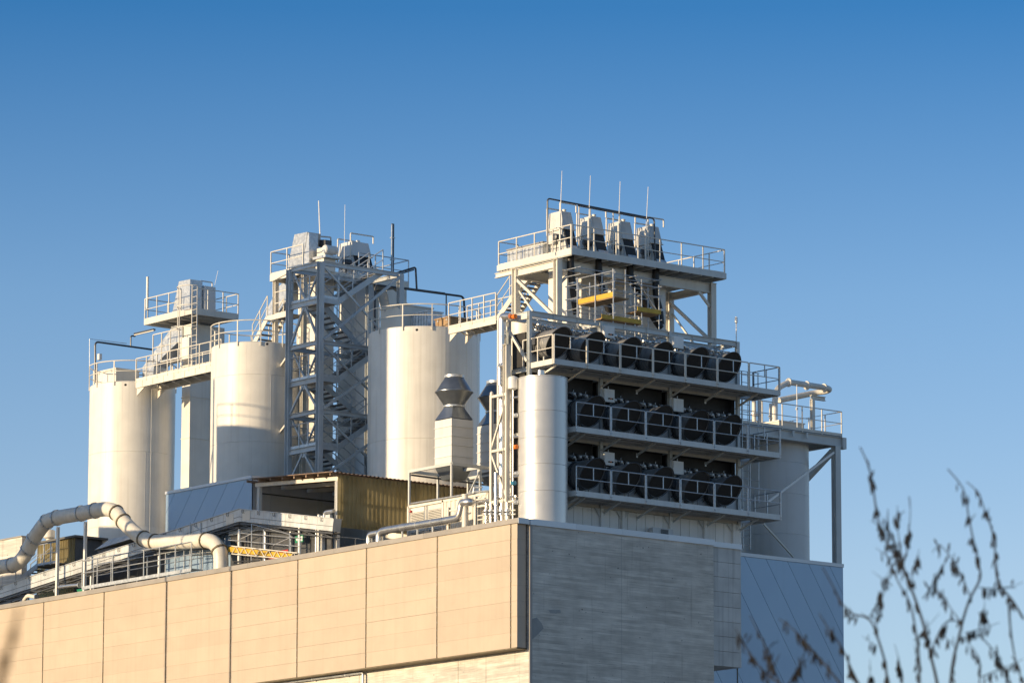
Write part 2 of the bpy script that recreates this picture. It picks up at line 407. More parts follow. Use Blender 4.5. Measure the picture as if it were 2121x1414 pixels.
# mortar patches on the front wall
for pts in ([(1098.5, 1282), (1112, 1278), (1122, 1290), (1126, 1300), (1115, 1312), (1104, 1322), (1098.5, 1320)], [(1136, 1262), (1160, 1262), (1162, 1268), (1152, 1270), (1140, 1269)]):
    MB().prism([at(*c, Y=-.004) for c in pts], (0, .02, 0)).build('mortar_patch', 'patch_grey', BLD)
# roof
box(BLD, 'roof_deck', .05, 9.6, .31, YB, 28.0, 28.188, 'roof_felt')
box(BLD, 'roof_deck', 9.63, bx1-.02, .51, 5.9, 28.0, 28.17, 'roof_felt')
box(BLD, 'rack_footing', bx1+.01, 12.85, 1.95, 4.95, bz0+.4, 28.17, 'concrete')
# pipe with bracket low on the sunlit wall
p0 = at(0+525, 1421, X=-.16); p1 = at(752, 1391.5, X=-.16)
PL = thing('wall_pipe', 'thin grey pipe bent downwards on the wall under the beige panels', 'pipe', (-.16, p1.y, p1.z))
tube(PL, 'pipe', fillet([p0, p1, p1-Vector((0,0,1.2))], .12), .055, 'galv', 10)
for k in (.2, .55, .85):
    q = Vector(p0).lerp(p1, k); box(PL, 'clip', -.225, .0, q.y-.03, q.y+.03, q.z-.07, q.z+.07, 'galv')
box(BLD, 'pour_joint', -.004, .03, 11.0, 11.02, 0, 23.2, 'joint')
box(BLD, 'pour_joint', -.004, .03, 4.5, 4.52, 0, 23.2, 'joint')

# ================================================================ diagonal clad buildings
def clip_poly(poly, a, b, c):
    """keep a*x+b*y <= c"""
    out = []
    for i in range(len(poly)):
        p, q = poly[i], poly[(i+1) % len(poly)]
        dp, dq = a*p[0]+b*p[1]-c, a*q[0]+b*q[1]-c
        if dp <= 0: out.append(p)
        if dp*dq < 0:
            t = dp/(dp-dq); out.append((p[0]+(q[0]-p[0])*t, p[1]+(q[1]-p[1])*t))
    return out
def diag_panels(par, to3, s0, s1, t0, t1, ang, width, out, m, gap=.012):
    """cover the rectangle s,t with parallel panels at an angle, each a piece of its own"""
    d = (math.cos(ang), math.sin(ang)); n = (-d[1], d[0])
    cs = [n[0]*s+n[1]*t for s in (s0, s1) for t in (t0, t1)]
    c = min(cs)
    while c < max(cs):
        poly = clip_poly([(s0,t0),(s1,t0),(s1,t1),(s0,t1)], n[0], n[1], c+width-gap)
        poly = clip_poly(poly, -n[0], -n[1], -(c+gap)) if len(poly) > 2 else []
        if len(poly) > 2: MB().prism([to3(*p) for p in poly], out).build('cladding_panel', m, par)
        c += width
# right hand building, shaded blue
Yb = 5.0
BR = thing('clad_building', 'blue grey metal clad building with diagonal seams behind the bare twigs', 'building', (16, Yb, 0))
tl = at(1535.3, 1143.5, Y=Yb); tr = at(1746, 1168.3, Y=Yb)
xa, xb, zt = 9.0, tr.x, tl.z
box(BR, 'wall', xa+.1, xb-.05, Yb+.06, Yb+16, 0, zt-.06, 'joint')
aa = at(*z7(1530, 345), Y=Yb); ab = at(*z7(1890, 1100), Y=Yb)
diag_panels(BR, lambda s, t: (s, Yb, t), xa, xb, 15.0, zt-.16, math.atan2(ab.z-aa.z, ab.x-aa.x), 1.02, (0, .06, 0), 'blue_clad', .008)
diag_panels(BR, lambda s, t: (xb-.06, s, t), Yb+.01, Yb+16, 15.0, zt-.16, math.atan2(1, -.5), 1.02, (.06, 0, 0), 'blue_clad', .008)
box(BR, 'lower_wall', xa, xb, Yb, Yb+16, 0, 14.98, 'blue_clad')
box(BR, 'roof_trim', xa, xb+.03, Yb-.03, Yb+.2, zt-.15, zt, 'coping')
box(BR, 'roof_trim', xb-.2, xb+.03, Yb+.21, Yb+16, zt-.15, zt, 'coping')
box(BR, 'roof', xa, xb-.22, Yb+.22, Yb+16, zt-.2, zt-.08, 'roof_felt')
vx = at(*z7(1377, 1060), Y=Yb).x
box(BR, 'corner_strip', vx-.02, vx+.02, Yb-.02, Yb+.004, 15, at(*z7(1377, 1015), Y=Yb).z+.3, 'joint')
ZR = zt

# ================================================================ metal tank at the roof corner
TY = 1.38
tc = at(1124.5, 930, Y=TY); TX = tc.x; TR = .985
tz1 = at(1124.5, 786, Y=TY).z
T = thing('metal_tank', 'tall smooth silver metal tank standing at the roof corner', 'tank', (TX, TY, 28.19))
zs = [28.19]+[at(1075, 620+.39604*y_, Y=TY).z for y_ in (1000, 860, 720, 580)]+[tz1]
for i in range(len(zs)-1):
    lathe(T, 'shell_ring', (TX, TY, 0), [(TR-.01, zs[i]+.002),(TR, zs[i]+.008),(TR, zs[i+1]-.008),(TR-.01, zs[i+1]-.002)], 'silo_metal', 96)
lathe(T, 'top', (TX, TY, 0), [(TR+.012, tz1),(TR+.012, tz1+.03),(TR-.1, tz1+.06),(.02, tz1+.1)], 'silo_metal', 64)
lathe(T, 'outlet_stub', (TX-.1, TY, 0), [(.15, tz1+.06),(.15, tz1+.36)], 'stainless', 20)

# ================================================================ rack with fans, walkways
YF, YO, YBK = 2.0, .6, 3.4
def XF(px, py=900): return at(px, py, Y=YF).x
PX = [at(1099, 642, Y=YF).x, at(*z2(672, 300), Y=YF).x, at(*z2(1033, 300), Y=YF).x, at(1530.5, 900, Y=YF).x]
ZT = 37.2
XL, XR = at(1146, 745, Y=YO).x, at(1617, 950, Y=YO).x
DZ = [at(1400, 789, Y=YO).z, at(1400, 920.5, Y=YO).z, at(1400, 1051, Y=YO).z]      # underside of the walkways
FX = [2.32, 4.08, 6.0, 7.72, 9.66, 11.42]
FZ = [35.83, 33.22, 30.70]
RK = thing('equipment_rack', 'grey steel rack of three fan storeys on the concrete building', 'rack', (PX[0], YF, 28.19))
for i, X in enumerate(PX):
    hbeam(RK, 'post', (X, YF+.07, 28.19), (X, YF+.07, ZT), .15, .15, 'grey_steel', (0,1,0))
    hbeam(RK, 'post', (X, YBK, 28.19), (X, YBK, ZT), .15, .15, 'grey_steel', (0,1,0))
    for z in [ZT-.1]+[d-.02 for d in DZ]:
        hbeam(RK, 'cross_beam', (X, YF+.15, z), (X, YBK-.08, z), .12, .18, 'grey_steel')
for z in (ZT-.1,):
    for a, b in zip(PX[:-1], PX[1:]):
        hbeam(RK, 'top_beam', (a+.08, YF+.07, z), (b-.08, YF+.07, z), .14, .22, 'grey_steel')
        hbeam(RK, 'top_beam', (a+.08, YBK, z), (b-.08, YBK, z), .14, .22, 'grey_steel')
        for k in range(1, 3): box(RK, 'stiffener', a+(b-a)*k/3-.01, a+(b-a)*k/3+.01, YF+.005, YF+.135, z-.085, z+.085, 'grey_steel')
for d in DZ:
    for a, b in zip(PX[:-1], PX[1:]):
        hbeam(RK, 'floor_beam', (a+.08, YF+.07, d-.02), (b-.08, YF+.07, d-.02), .12, .2, 'cream_steel')
        hbeam(RK, 'floor_beam', (a+.08, YBK, d-.02), (b-.08, YBK, d-.02), .12, .2, 'grey_steel')
# equipment behind the fans: dark housing and a pale panel strip for each bay and storey
for r in range(3):
    zlo = DZ[r]+.09; zhi = (ZT-.25) if r == 0 else DZ[r-1]-.14
    for a, b in zip(PX[:-1], PX[1:]):
        box(RK, 'heat_exchanger', a+.1, b-.1, YF+.45, YBK-.12, zlo, zhi+.1 if r else zhi-.55, 'black')
        pz = FZ[r]+.56
        box(RK, 'front_panel', a+.09, b-.09, YF+.10, YF+.16, zlo, pz, 'white_paint' if r == 0 else 'duct_grey')
        box(RK, 'panel_lip', a+.09, b-.09, YF+.05, YF+.098, pz-.04, pz, 'white_paint')
        k = 5
        for j in range(1, k): box(RK, 'panel_seam', a+.09+(b-a-.18)*j/k-.006, a+.09+(b-a-.18)*j/k+.006, YF+.09, YF+.0995, zlo+.02, pz-.05, 'joint')
# end panel; unseen block added behind the rack to shade the right silo
box(RK, 'end_panel', PX[3]-.07, PX[3]-.04, YF+.2, YBK-.1, 29.8, ZT-.9, 'dark_metal')
box(RK, 'rear_shade_block', 9.9, 13.9, 6.95, 12.4, 28.95, 35.3, 'cream_steel')
box(RK, 'rear_shade_base', 9.9, 13.9, 6.95, 12.4, 28.19, 28.94, 'concrete')
# control boxes
for r in range(3):
    for j, (i, xa_, xb_) in enumerate(((1, 685, 740), (2, 1047, 1101))):
        za = (135, 465, 795)[r] if i == 1 else (190, 515, 842)[r]; zb = za+(70 if r == 0 else 75)
        p = at(*z2(xa_, za), Y=YF-.12); q = at(*z2(xb_, zb), Y=YF-.12)
        CB = thing('control_box', '%s white control box on the %s storey of the fan rack' % (('left hand', 'right hand')[j], ('top', 'middle', 'bottom')[r]), 'control box', ((p.x+q.x)/2, YF, q.z), 'control boxes on the fan rack')
        box(CB, 'cabinet', p.x, q.x, YF-.12, YF+.02, q.z, p.z, 'white_paint')
        box(CB, 'door', p.x+.02, q.x-.02, YF-.135, YF-.121, q.z+.02, p.z-.02, 'white_paint')
        if j == 0:
            for k, (c, m_) in enumerate((((.75, .14), 'rubber'), ((.58, .14), 'orange'), ((.42, .14), 'rubber'))):
                lathe(CB, 'knob', (p.x+(q.x-p.x)*c[0], YF-.135, q.z+c[1]), [(.03, 0),(.03, -.05)], m_, 10, 'y')
        tube(CB, 'conduit', [((p.x+q.x)/2, YF-.05, p.z), ((p.x+q.x)/2, YF-.05, p.z+.12)], .02, 'galv', 6)
# fans
ORD = ['first', 'second', 'third', 'fourth', 'fifth', 'sixth']
def make_fan(X, Z):
    F = thing('hooded_fan', '', 'fan', (X, YF+.1, Z), 'hooded fans on the rack')
    n = 40; Rr = .575; m_ = MB(); inn = MB(); yb = YF+.09
    def fy(t, r): return 1.02-.40*math.sin(t)*(r/Rr)
    prof = [(Rr-.06, yb), (Rr-.06, yb-.25), (Rr, yb-.3)]
    for r, y_ in prof:
        for j in range(n):
            t = 2*math.pi*j/n; m_.v.append(Vector((X+r*math.cos(t), y_, Z+r*math.sin(t))))
    for rr in (Rr, Rr+.025, Rr-.005):
        for j in range(n):
            t = 2*math.pi*j/n; m_.v.append(Vector((X+rr*math.cos(t), fy(t, Rr)+(.03 if rr == Rr else 0), Z+rr*math.sin(t))))
    for j in range(n):
        t = 2*math.pi*j/n; m_.v.append(Vector((X+(Rr-.012)*math.cos(t), yb-.1, Z+(Rr-.012)*math.sin(t))))
    for i in range(6):
        for j in range(n): m_.f.append((i*n+j, i*n+(j+1) % n, (i+1)*n+(j+1) % n, (i+1)*n+j))
    hood = m_.build('hood', 'fan_shell', F, True)
    # black mesh closing the opening, 5 cm inside
    for j in range(n):
        t = 2*math.pi*j/n; inn.v.append(Vector((X+(Rr-.012)*math.cos(t), fy(t, Rr)+.05, Z+(Rr-.012)*math.sin(t))))
    inn.f.append(tuple(range(n))); inn.build('mesh_screen', 'fan_mesh', F)
    tube(F, 'rim', [Vector((X+(Rr+.012)*math.cos(2*math.pi*j/n), fy(2*math.pi*j/n, Rr)-.004, Z+(Rr+.012)*math.sin(2*math.pi*j/n))) for j in range(n)], .017, 'dark_metal', 6, True)
    for k in range(3): tube(F, 'hoop', [Vector((X+(Rr+.004)*math.cos(2*math.pi*j/n), yb-.42-.16*k, Z+(Rr+.004)*math.sin(2*math.pi*j/n))) for j in range(n)], .008, 'fan_shell', 5, True)
    lathe(F, 'flange', (X, yb, Z), [(Rr-.055, -.20),(Rr+.035, -.20),(Rr+.035, -.16),(Rr-.055, -.16)], 'dark_metal', 40, 'y')
    lathe(F, 'flange', (X, yb, Z), [(Rr-.0, -.33),(Rr+.02, -.33),(Rr+.02, -.30),(Rr-.0, -.30)], 'dark_metal', 40, 'y')
    box(F, 'junction_box', X-Rr-.12, X-Rr+.02, yb-.40, yb-.22, Z-.05, Z+.22, 'dark_metal')
    tube(F, 'motor_cable', fillet([(X-Rr-.05, yb-.3, Z-.05), (X-Rr-.05, yb-.3, Z-.3), (X-Rr+.05, yb-.02, Z-.4)], .1), .02, 'rubber', 6)
    for s in (-1, 1): beam(F, 'foot', (X+s*.3, yb-.5, Z-.52), (X+s*.3, yb-.5, Z-.68), .06, .06, 'grey_steel')
    return F
fan0 = None
for r in range(3):
    for i, X in enumerate(FX):
        if r and i == 0: continue
        lab = '%s hooded black fan %s on the %s storey of the rack' % (ORD[i if r == 0 else i-1], 'from the left', ('top', 'middle', 'bottom')[r])
        if fan0 is None: fan0 = make_fan(X, FZ[r]); fan0['label'] = lab
        else: copy_tree(fan0, (X-FX[0], 0, FZ[r]-FZ[0]), None, lab)
# pipework above the fans of every bay
def pipework(a, b, z, r, i):
    bay = ('left', 'centre', 'right')[i]; st = ('top', 'middle', 'bottom')[r]
    P = thing('pipe_manifold', '%s pipes and valves above the fans, %s bay of the %s storey' % ('shiny' if r == 0 else 'dark', bay, st), 'pipes', ((a+b)/2, YF, z), 'pipe manifolds on the fan rack')
    m1, m2 = ('stainless', 'stainless') if r == 0 else ('dark_metal', 'galv')
    rnd = random.Random(r*10+i)
    for k, (dy, dz, rr) in enumerate(((.28, .10, .055), (.42, .26, .07), (.20, -.03, .035))):
        tube(P, 'header_pipe', [(a+.12, YF+dy, z+dz), (b-.12, YF+dy, z+dz)], rr, m1, 10)
    n = 2
    for k in range(n):
        x0 = a+(b-a)*(k+.12)/n
        for j in range(4):
            x = x0+j*.32; zz = z+rnd.uniform(-.02, .1)
            tube(P, 'branch_pipe', fillet([(x, YF+.28, zz+.12), (x, YF-.02, zz+.14), (x+.25, YF-.06, zz+.02), (x+.33, YF+.18, zz-.16)], .12), .042, m1 if j % 2 else m2, 8)
            lathe(P, 'valve', (x+.12, YF-.04, zz+.09), [(.05, -.07),(.085, -.05),(.085, .05),(.05, .07)], m2, 12, 'x')
            if j % 2 == 0:
                tube(P, 'valve_stem', [(x+.12, YF-.04, zz+.1), (x+.12, YF-.04, zz+.27)], .014, 'galv', 6)
                lathe(P, 'hand_wheel', (x+.12, YF-.04, zz+.27), [(.075, -.01),(.075, .01)], 'rubber' if r else 'galv', 12)
    for k in range(3):
        x = a+(b-a)*(k+.5)/3
        tube(P, 'riser', [(x, YF+.42, z+.26), (x, YF+.42, z-.3)], .05, m1, 8)
for r in range(3):
    zb = FZ[r]+.66
    for i, (a, b) in enumerate(zip(PX[:-1], PX[1:])): pipework(a, b, zb, r, i)
# walkways
WL = ['topmost', 'middle', 'lowest']
for r in range(3):
    d = DZ[r]; xl = XL if r == 0 else TX+TR+.05
    W = thing('walkway', '%s railed steel walkway in front of the fan rack' % WL[r], 'walkway', (xl, YO, d), 'walkways of the fan rack')
    m_ = 'cream_steel' if r == 0 else 'grey_steel'
    x = xl+.02; 
    while x < XR-.1:
        x2 = min(x+1.2, XR-.02)
        box(W, 'grating', x, x2-.01, YO+.02, YF-.02 if x < PX[3] else YF+.25, d+.10, d+.13, 'dark_grate'); x = x2
    beam(W, 'edge_channel', (xl, YO, d+.11), (XR, YO, d+.11), .03, .22, 'grey_steel')
    beam(W, 'edge_channel', (xl, YF-.04, d+.08), (PX[3], YF-.04, d+.08), .05, .14, 'grey_steel')
    beam(W, 'end_channel', (xl, YO+.02, d+.11), (xl, YF-.01, d+.11), .03, .22, m_, (0,0,1))
    beam(W, 'end_channel', (XR, YO+.02, d+.11), (XR, YF+.25, d+.11), .03, .22, 'grey_steel', (0,0,1))
    beam(W, 'edge_channel', (PX[3]+.1, YF+.27, d+.08), (XR, YF+.27, d+.08), .04, .18, 'grey_steel')
    xs = [xl+.55] if r == 0 else []
    k = xl+.6
    for X in [xl+.35]+[PX[0]+(PX[3]-PX[0])*j/6 for j in range(1, 7)]:
        if X < xl+.1: continue
        beam(W, 'bearer', (X, YO+.03, d+.05), (X, YF-.03, d+.05), .06, .10, 'grey_steel')
        beam(W, 'strut', (X, YO+.25, d+.0), (X, YF-.0, d-.36), .07, .07, m_)
        box(W, 'gusset', X-.04, X+.04, YF-.03, YF-.005, d-.46, d-.28, m_)
    for k in (.35, .7):
        beam(W, 'stringer', (xl+.03, YO+(YF-YO)*k, d+.06), (XR-.02, YO+(YF-YO)*k, d+.06), .05, .07, 'grey_steel')
    # guard rail in welded panels
    up = Vector((0,0,1)); x = xl+.02; pan = 1.80; n = max(1, round((XR-xl)/pan)); pan = (XR-xl)/n
    for j in range(n):
        x0, x1 = xl+j*pan+.03, xl+(j+1)*pan-.03
        zf = d+.1
        tube(W, 'handrail', fillet([(x0, YO-.02, zf-.08), (x0, YO-.02, zf+1.1), (x1, YO-.02, zf+1.1), (x1, YO-.02, zf-.08)], .05, 4), .026, 'galv' if r else 'cream_steel', 8)
        tube(W, 'middle_rail', [(x0, YO-.02, zf+.6), (x1, YO-.02, zf+.6)], .02, 'galv' if r else 'cream_steel', 8)
        beam(W, 'post', ((x0+x1)/2, YO-.02, zf+.6), ((x0+x1)/2, YO-.02, zf+1.1), .035, .035, 'galv', (1,0,0))
        for X in (x0, x1): lathe(W, 'bolt', (X, YO-.05, zf+.0), [(.016, 0),(.016, .03)], 'dark_metal', 6, 'y')
    rail(W, [(XR-.02, YO+.05, d+.1), (XR-.02, YF+.2, d+.1)], 1.1, .8, 'galv', toe=0)
    rail(W, [(PX[3]+1.0, YF+.22, d+.1), (XR-.05, YF+.22, d+.1)], 1.1, .8, 'galv', toe=0)
    if r == 0:
        rail(W, [(xl+.0, YO+.04, d+.1), (xl+.0, YF+.5, d+.1)], 1.1, .9, 'cream_steel', toe=0)
# caged ladder at the right end of the rack
q = at(*z2(1430, 1310), Y=YF+.3); q2 = at(*z2(1445, 350), Y=YF+.3)
zld = at(1548, 1136, Y=YF+.3).z
LD = thing('caged_ladder', 'caged steel ladder at the right end of the fan rack', 'ladder', (q.x, YF+.3, zld))
ladder(LD, (q.x, YF+.3, zld), (q.x, YF+.3, DZ[0]+1.2), (1, 0, 0), .42, 'galv', .3, (1, 0, 0))
for z in (30.2, 32.6, 35): beam(LD, 'bracket', (q.x-.2, YF+.3, z), (PX[3], YF+.1, z), .05, .05, 'galv')
# small lamp post on the corner of the rack
q = at(*z2(1374, 215), Y=YF+.1)
LP = thing('lightning_rod', 'short white headed rod at the top right corner of the rack', 'rod', (q.x, YF+.07, ZT))
tube(LP, 'rod', [(q.x, YF+.07, ZT), (q.x, YF+.07, ZT+.95)], .022, 'white_paint', 6)
lathe(LP, 'head', (q.x, YF+.07, ZT+.78), [(.03, 0),(.06, .03),(.06, .24),(.03, .28)], 'white_paint', 10)
# white base housing under the lowest walkway
BH = thing('base_housing', 'low white panelled housing under the lowest fan walkway', 'housing', (7, YF, 28.19))
zt_ = DZ[2]-.15
x = TX+TR*.2; xe = at(1534, 1100, Y=YF).x
k = int((xe-x)/.46); w = (xe-x)/k
for j in range(k):
    box(BH, 'wall_panel', x+j*w+.012, x+(j+1)*w-.012, YF-.03+random.uniform(0, .006), YF+.0, 28.19, zt_, 'white_paint')
box(BH, 'backing', x, xe, YF+.002, YF+.04, 28.19, zt_-.01, 'grey_steel')
for px_ in (540, 670, 960, 1170, 1345):
    X = at(*z7(px_, 100), Y=YF).x
    beam(BH, 'stud', (X, YF-.09, 28.19), (X, YF-.09, zt_), .13, .10, 'white_paint', (0,1,0))
    for s in (-1, 1):
        MB().prism([(X+s*.07, YF-.06, zt_), (X+s*.36, YF-.06, zt_), (X+s*.07, YF-.06, zt_-.36)], (0, -.02, 0)).build('gusset', 'grey_steel', BH)
p = at(*z7(862, 148), Y=YF-.35); q = at(*z7(985, 190), Y=YF-.35)
AC = thing('air_conditioner', 'small boxy air conditioner behind the front coping', 'air conditioner', (p.x, YF-.35, 28.19))
box(AC, 'casing', p.x, q.x, YF-.35, YF-.10, 28.22, p.z-.02, 'duct_grey')
for j in range(7): box(AC, 'louvre', p.x+.42+j*.06, p.x+.45+j*.06, YF-.37, YF-.352, 28.25, p.z-.06, 'dark_metal')
for s in (p.x+.1, q.x-.1): box(AC, 'foot', s-.03, s+.03, YF-.34, YF-.1, 28.19, 28.219, 'galv')

# ================================================================ elevator platform above the rack
YC, YC2, YP = 3.9, 6.6, 3.2
XC1, XC2 = at(1155, 600, Y=YC).x, at(1474.5, 640, Y=YC).x
ZP = at(1183.6, 526, Y=YP).z; XP = at(1183.6, 526, Y=YP).x
XPR = at(1504, 571, Y=YP).x; YPL = at(1030, 553, X=XP).y
TP = thing('elevator_platform', 'high steel platform on columns carrying four elevator heads above the rack', 'platform', (XC1, YC, 28.19))
up = Vector((0,0,1))
ZBm = ZP-.12
for X in (XC1, XC2):
    for Y in (YC, YC2):
        hbeam(TP, 'column', (X, Y, 28.19), (X, Y, ZBm-.02), .27, .27, 'cream_steel', (0,1,0))
        box(TP, 'cap_plate', X-.16, X+.16, Y-.16, Y+.16, ZBm-.02, ZBm+.0, 'cream_steel')
for Y in (YC, YC2):
    hbeam(TP, 'main_beam', (XC1+.14, Y, ZBm-.23), (XC2-.14, Y, ZBm-.23), .2, .4, 'cream_steel')
for X in (XC1, XC2):
    hbeam(TP, 'main_beam', (X, YC+.14, ZBm-.2), (X, YC2-.14, ZBm-.2), .18, .3, 'cream_steel')
    hbeam(TP, 'cantilever', (X, YC2+.14, ZBm-.12), (X, YPL-.1, ZBm-.12), .14, .2, 'cream_steel')
for s, X in ((1, XC1), (-1, XC2)):
    for Y in (YC, YC2):
        beam(TP, 'knee_brace', (X+s*.12, Y, ZBm-1.0), (X+s*.75, Y, ZBm-.42), .10, .10, 'cream_steel')
zr = 36.0
for X in (XC1, XC2):
    beam(TP, 'diagonal', (X-.02, YC2-.12, ZBm-.5), (X-.02, YC+.12, ZBm-2.4), .12, .12, 'cream_steel', (1,0,0))
    beam(TP, 'diagonal', (X+.11, YC+.12, ZBm-2.9), (X+.11, YC2-.12, ZBm-5.2), .10, .10, 'cream_steel', (1,0,0))
    beam(TP, 'diagonal', (X+.05, YC2-.1, ZBm-.9), (X+.05, YC+.3, ZBm-3.4), .07, .07, 'cream_steel', (1,0,0))
# joists and deck
n = 13
for j in range(n+1):
    X = XP+.06+(XPR-XP-.12)*j/n
    beam(TP, 'joist', (X, YP+.03, ZP+.03), (X, YC2+.6, ZP+.03), .06, .14, 'grey_steel')
for j in range(12):
    X = XP+(XPR-XP)*j/12
    box(TP, 'grating', X+.03, X+(XPR-XP)/12-.01, YP+.03, YC2+.6, ZP+.11, ZP+.14, 'dark_grate')
xw = XP+1.15
for j in range(4):
    Y = YC2+.62+(YPL-YC2-.65)*j/4
    box(TP, 'grating', XP+.03, xw, Y, Y+(YPL-YC2-.65)/4-.01, ZP+.11, ZP+.14, 'dark_grate')
    beam(TP, 'joist', (XP+.03, Y, ZP+.03), (xw, Y, ZP+.03), .06, .14, 'cream_steel')
E1 = [((XP, YP, ZP+.11), (XPR, YP, ZP+.11)), ((XPR, YP, ZP+.11), (XPR, YC2+.6, ZP+.11)), ((XP, YP, ZP+.11), (XP, YPL, ZP+.11)), ((XP, YPL, ZP+.11), (xw, YPL, ZP+.11)), ((xw, YC2+.62, ZP+.11), (xw, YPL, ZP+.11)), ((xw, YC2+.62, ZP+.11), (XPR, YC2+.62, ZP+.11))]
for i, (a, b) in enumerate(E1): beam(TP, 'edge_channel', a, b, .04+.002*i, .24, 'cream_steel' if i != 0 else 'grey_steel')
g = .06
rail(TP, [(XP+g, YP+.04, ZP+.14), (XPR-g, YP+.04, ZP+.14)], 1.1, 1.2, 'cream_steel', toe=.14)
rail(TP, [(XP+.03, YP+g, ZP+.14), (XP+.03, YPL-g, ZP+.14)], 1.1, 1.15, 'cream_steel', toe=.14)
rail(TP, [(XP+g, YPL-.03, ZP+.14), (xw-g, YPL-.03, ZP+.14)], 1.1, 1.0, 'cream_steel', toe=.14)
rail(TP, [(XPR-.03, YP+g, ZP+.14), (XPR-.03, YC2+.55, ZP+.14), (XC2-1.8, YC2+.55, ZP+.14)], 1.1, 1.1, 'cream_steel', toe=.14)
# four bucket elevators: casing through the platform, tapering head, black cover, lifting frame
def elevator(X, Y, zb, zp, lab, grp, hh=1.9, m_='cream', w=.62, dpt=1.35, hm=None):
    hm = hm or m_
    E = thing('bucket_elevator', lab, 'elevator', (X, Y, zb), grp)
    x0, x1, y0, y1 = X-w/2, X+w/2, Y-dpt/2, Y+dpt/2
    z = zb
    while z < zp-.05:
        z2_ = min(z+2.4, zp)
        box(E, 'casing', x0, x1, y0, y1, z+.004, z2_-.004, m_)
        if z > zb: box(E, 'casing_flange', x0-.03, x1+.03, y0-.03, y1+.03, z-.02, z+.02, m_)
        z = z2_
    # head: the body tapers towards the top, the sloping discharge faces +Y side and the motor side -Y
    MB().add([(x0-.05,y0-.12,zp),(x1+.05,y0-.12,zp),(x1+.05,y1+.03,zp),(x0-.05,y1+.03,zp),
              (x0+.02,y0+.30,zp+hh*.62),(x1-.02,y0+.30,zp+hh*.62),(x1-.02,y1+.0,zp+hh*.62),(x0+.02,y1+.0,zp+hh*.62)],
             [(3,2,1,0),(4,5,6,7),(0,1,5,4),(1,2,6,5),(2,3,7,6),(3,0,4,7)]).build('head', hm, E)
    zt = zp+hh*.62
    MB().add([(x0-.02,y0+.22,zt+.003),(x1+.02,y0+.22,zt+.003),(x1+.02,y1+.06,zt+.003),(x0-.02,y1+.06,zt+.003),
              (x0+.02,y0+.40,zp+hh),(x1-.04,y0+.40,zp+hh),(x1-.04,y1-.02,zp+hh),(x0+.02,y1-.02,zp+hh)],
             [(3,2,1,0),(4,5,6,7),(0,1,5,4),(1,2,6,5),(2,3,7,6),(3,0,4,7)]).build('head_cap', hm, E)
    box(E, 'cap_flange', x0-.06, x1+.06, y0+.18, y1+.10, zt-.02, zt+.0025, m_)
    # sloping black cover and pale chute below it on the -Y side
    def sl(z): return y0-.12+.42*(z-zp)/(hh*.62)
    a, b = zp+hh*.24, zp+hh*.60
    MB().add([(x0+.04, sl(a)-.05, a),(x1-.02, sl(a)-.05, a),(x1-.02, sl(b)-.05, b),(x0+.04, sl(b)-.05, b),
              (x0+.04, sl(a)+.03, a),(x1-.02, sl(a)+.03, a),(x1-.02, sl(b)+.03, b),(x0+.04, sl(b)+.03, b)],
             [(0,1,2,3),(7,6,5,4),(0,4,5,1),(1,5,6,2),(2,6,7,3),(3,7,4,0)]).build('black_cover', 'black', E)
    a, b = zp+.02, zp+hh*.26
    MB().add([(x0+.12, sl(a)-.16, a),(x1+.06, sl(a)-.16, a),(x1-.0, sl(b)-.06, b),(x0+.06, sl(b)-.06, b),
              (x0+.12, sl(a)+.03, a),(x1+.06, sl(a)+.03, a),(x1-.0, sl(b)+.03, b),(x0+.06, sl(b)+.03, b)],
             [(0,1,2,3),(7,6,5,4),(0,4,5,1),(1,5,6,2),(2,6,7,3),(3,7,4,0)]).build('chute', 'galv', E)
    # gear motor on the -X side
    ym = Y+.1; zm = zp+hh*.42
    lathe(E, 'motor', (x0-.42, ym-.35, zm), [(.10, 0),(.15, .02),(.15, .36),(.10, .40)], 'dark_metal', 14, 'x')
    box(E, 'gearbox', x0-.22, x0-.02, ym-.1, ym+.28, zm-.2, zm+.16, 'duct_grey')
    box(E, 'inspection_plate', x0-.035, x0-.005, ym+.1, ym+.45, zp+hh*.22, zp+hh*.36, 'white_paint')
    for yy in (y0+.28, y1-.2): beam(E, 'rib', (x0-.055, yy-.1, zp+.05), (x0+.005, yy+.02, zp+hh*.6), .03, .05, m_, (1, 0, 0))
    box(E, 'hatch', x0-.06, x0-.02, Y-.28, Y+.0, zp+hh*.06, zp+hh*.2, 'galv')
    box(E, 'warning_plate', x0-.063, x0-.0605, Y-.24, Y-.12, zp+hh*.1, zp+hh*.16, 'yellow')
    tube(E, 'motor_cable', fillet([(x0-.3, ym-.35, zm), (x0-.3, ym-.4, zm-.3), (x0-.2, ym-.2, zp+.02)], .15), .02, 'rubber', 6)
    lathe(E, 'vent_stub', (X+.1, Y+.05, zp+hh), [(.07, 0),(.07, .10),(.09, .10),(.09, .14)], m_, 12)
    for yy, hz in ((y0+.30, .55), (y1-.05, .35)):
        tube(E, 'lifting_frame', fillet([(x0-.12, yy, zp+hh*.5), (x0-.12, yy, zp+hh+hz*.6), (x1+.16, yy, zp+hh+hz*.6), (x1+.16, yy, zp+hh+hz*.0)], .06, 4), .032, 'cream_steel', 8)
    return E
EX = [at(1160, 470, Y=YC+.95).x, at(1222, 480, Y=YC+.95).x, at(1283, 490, Y=YC+.95).x, at(1342, 500, Y=YC+.95).x]
for i, X in enumerate(EX):
    elevator(X+.25, YC+1.05, 28.19, ZP+.14, '%s of the four cream elevator heads on the high platform, counted from the left' % ORD[i], 'four elevators of the high platform', 2.0, 'cream', .58, 1.2, 'head_grey')
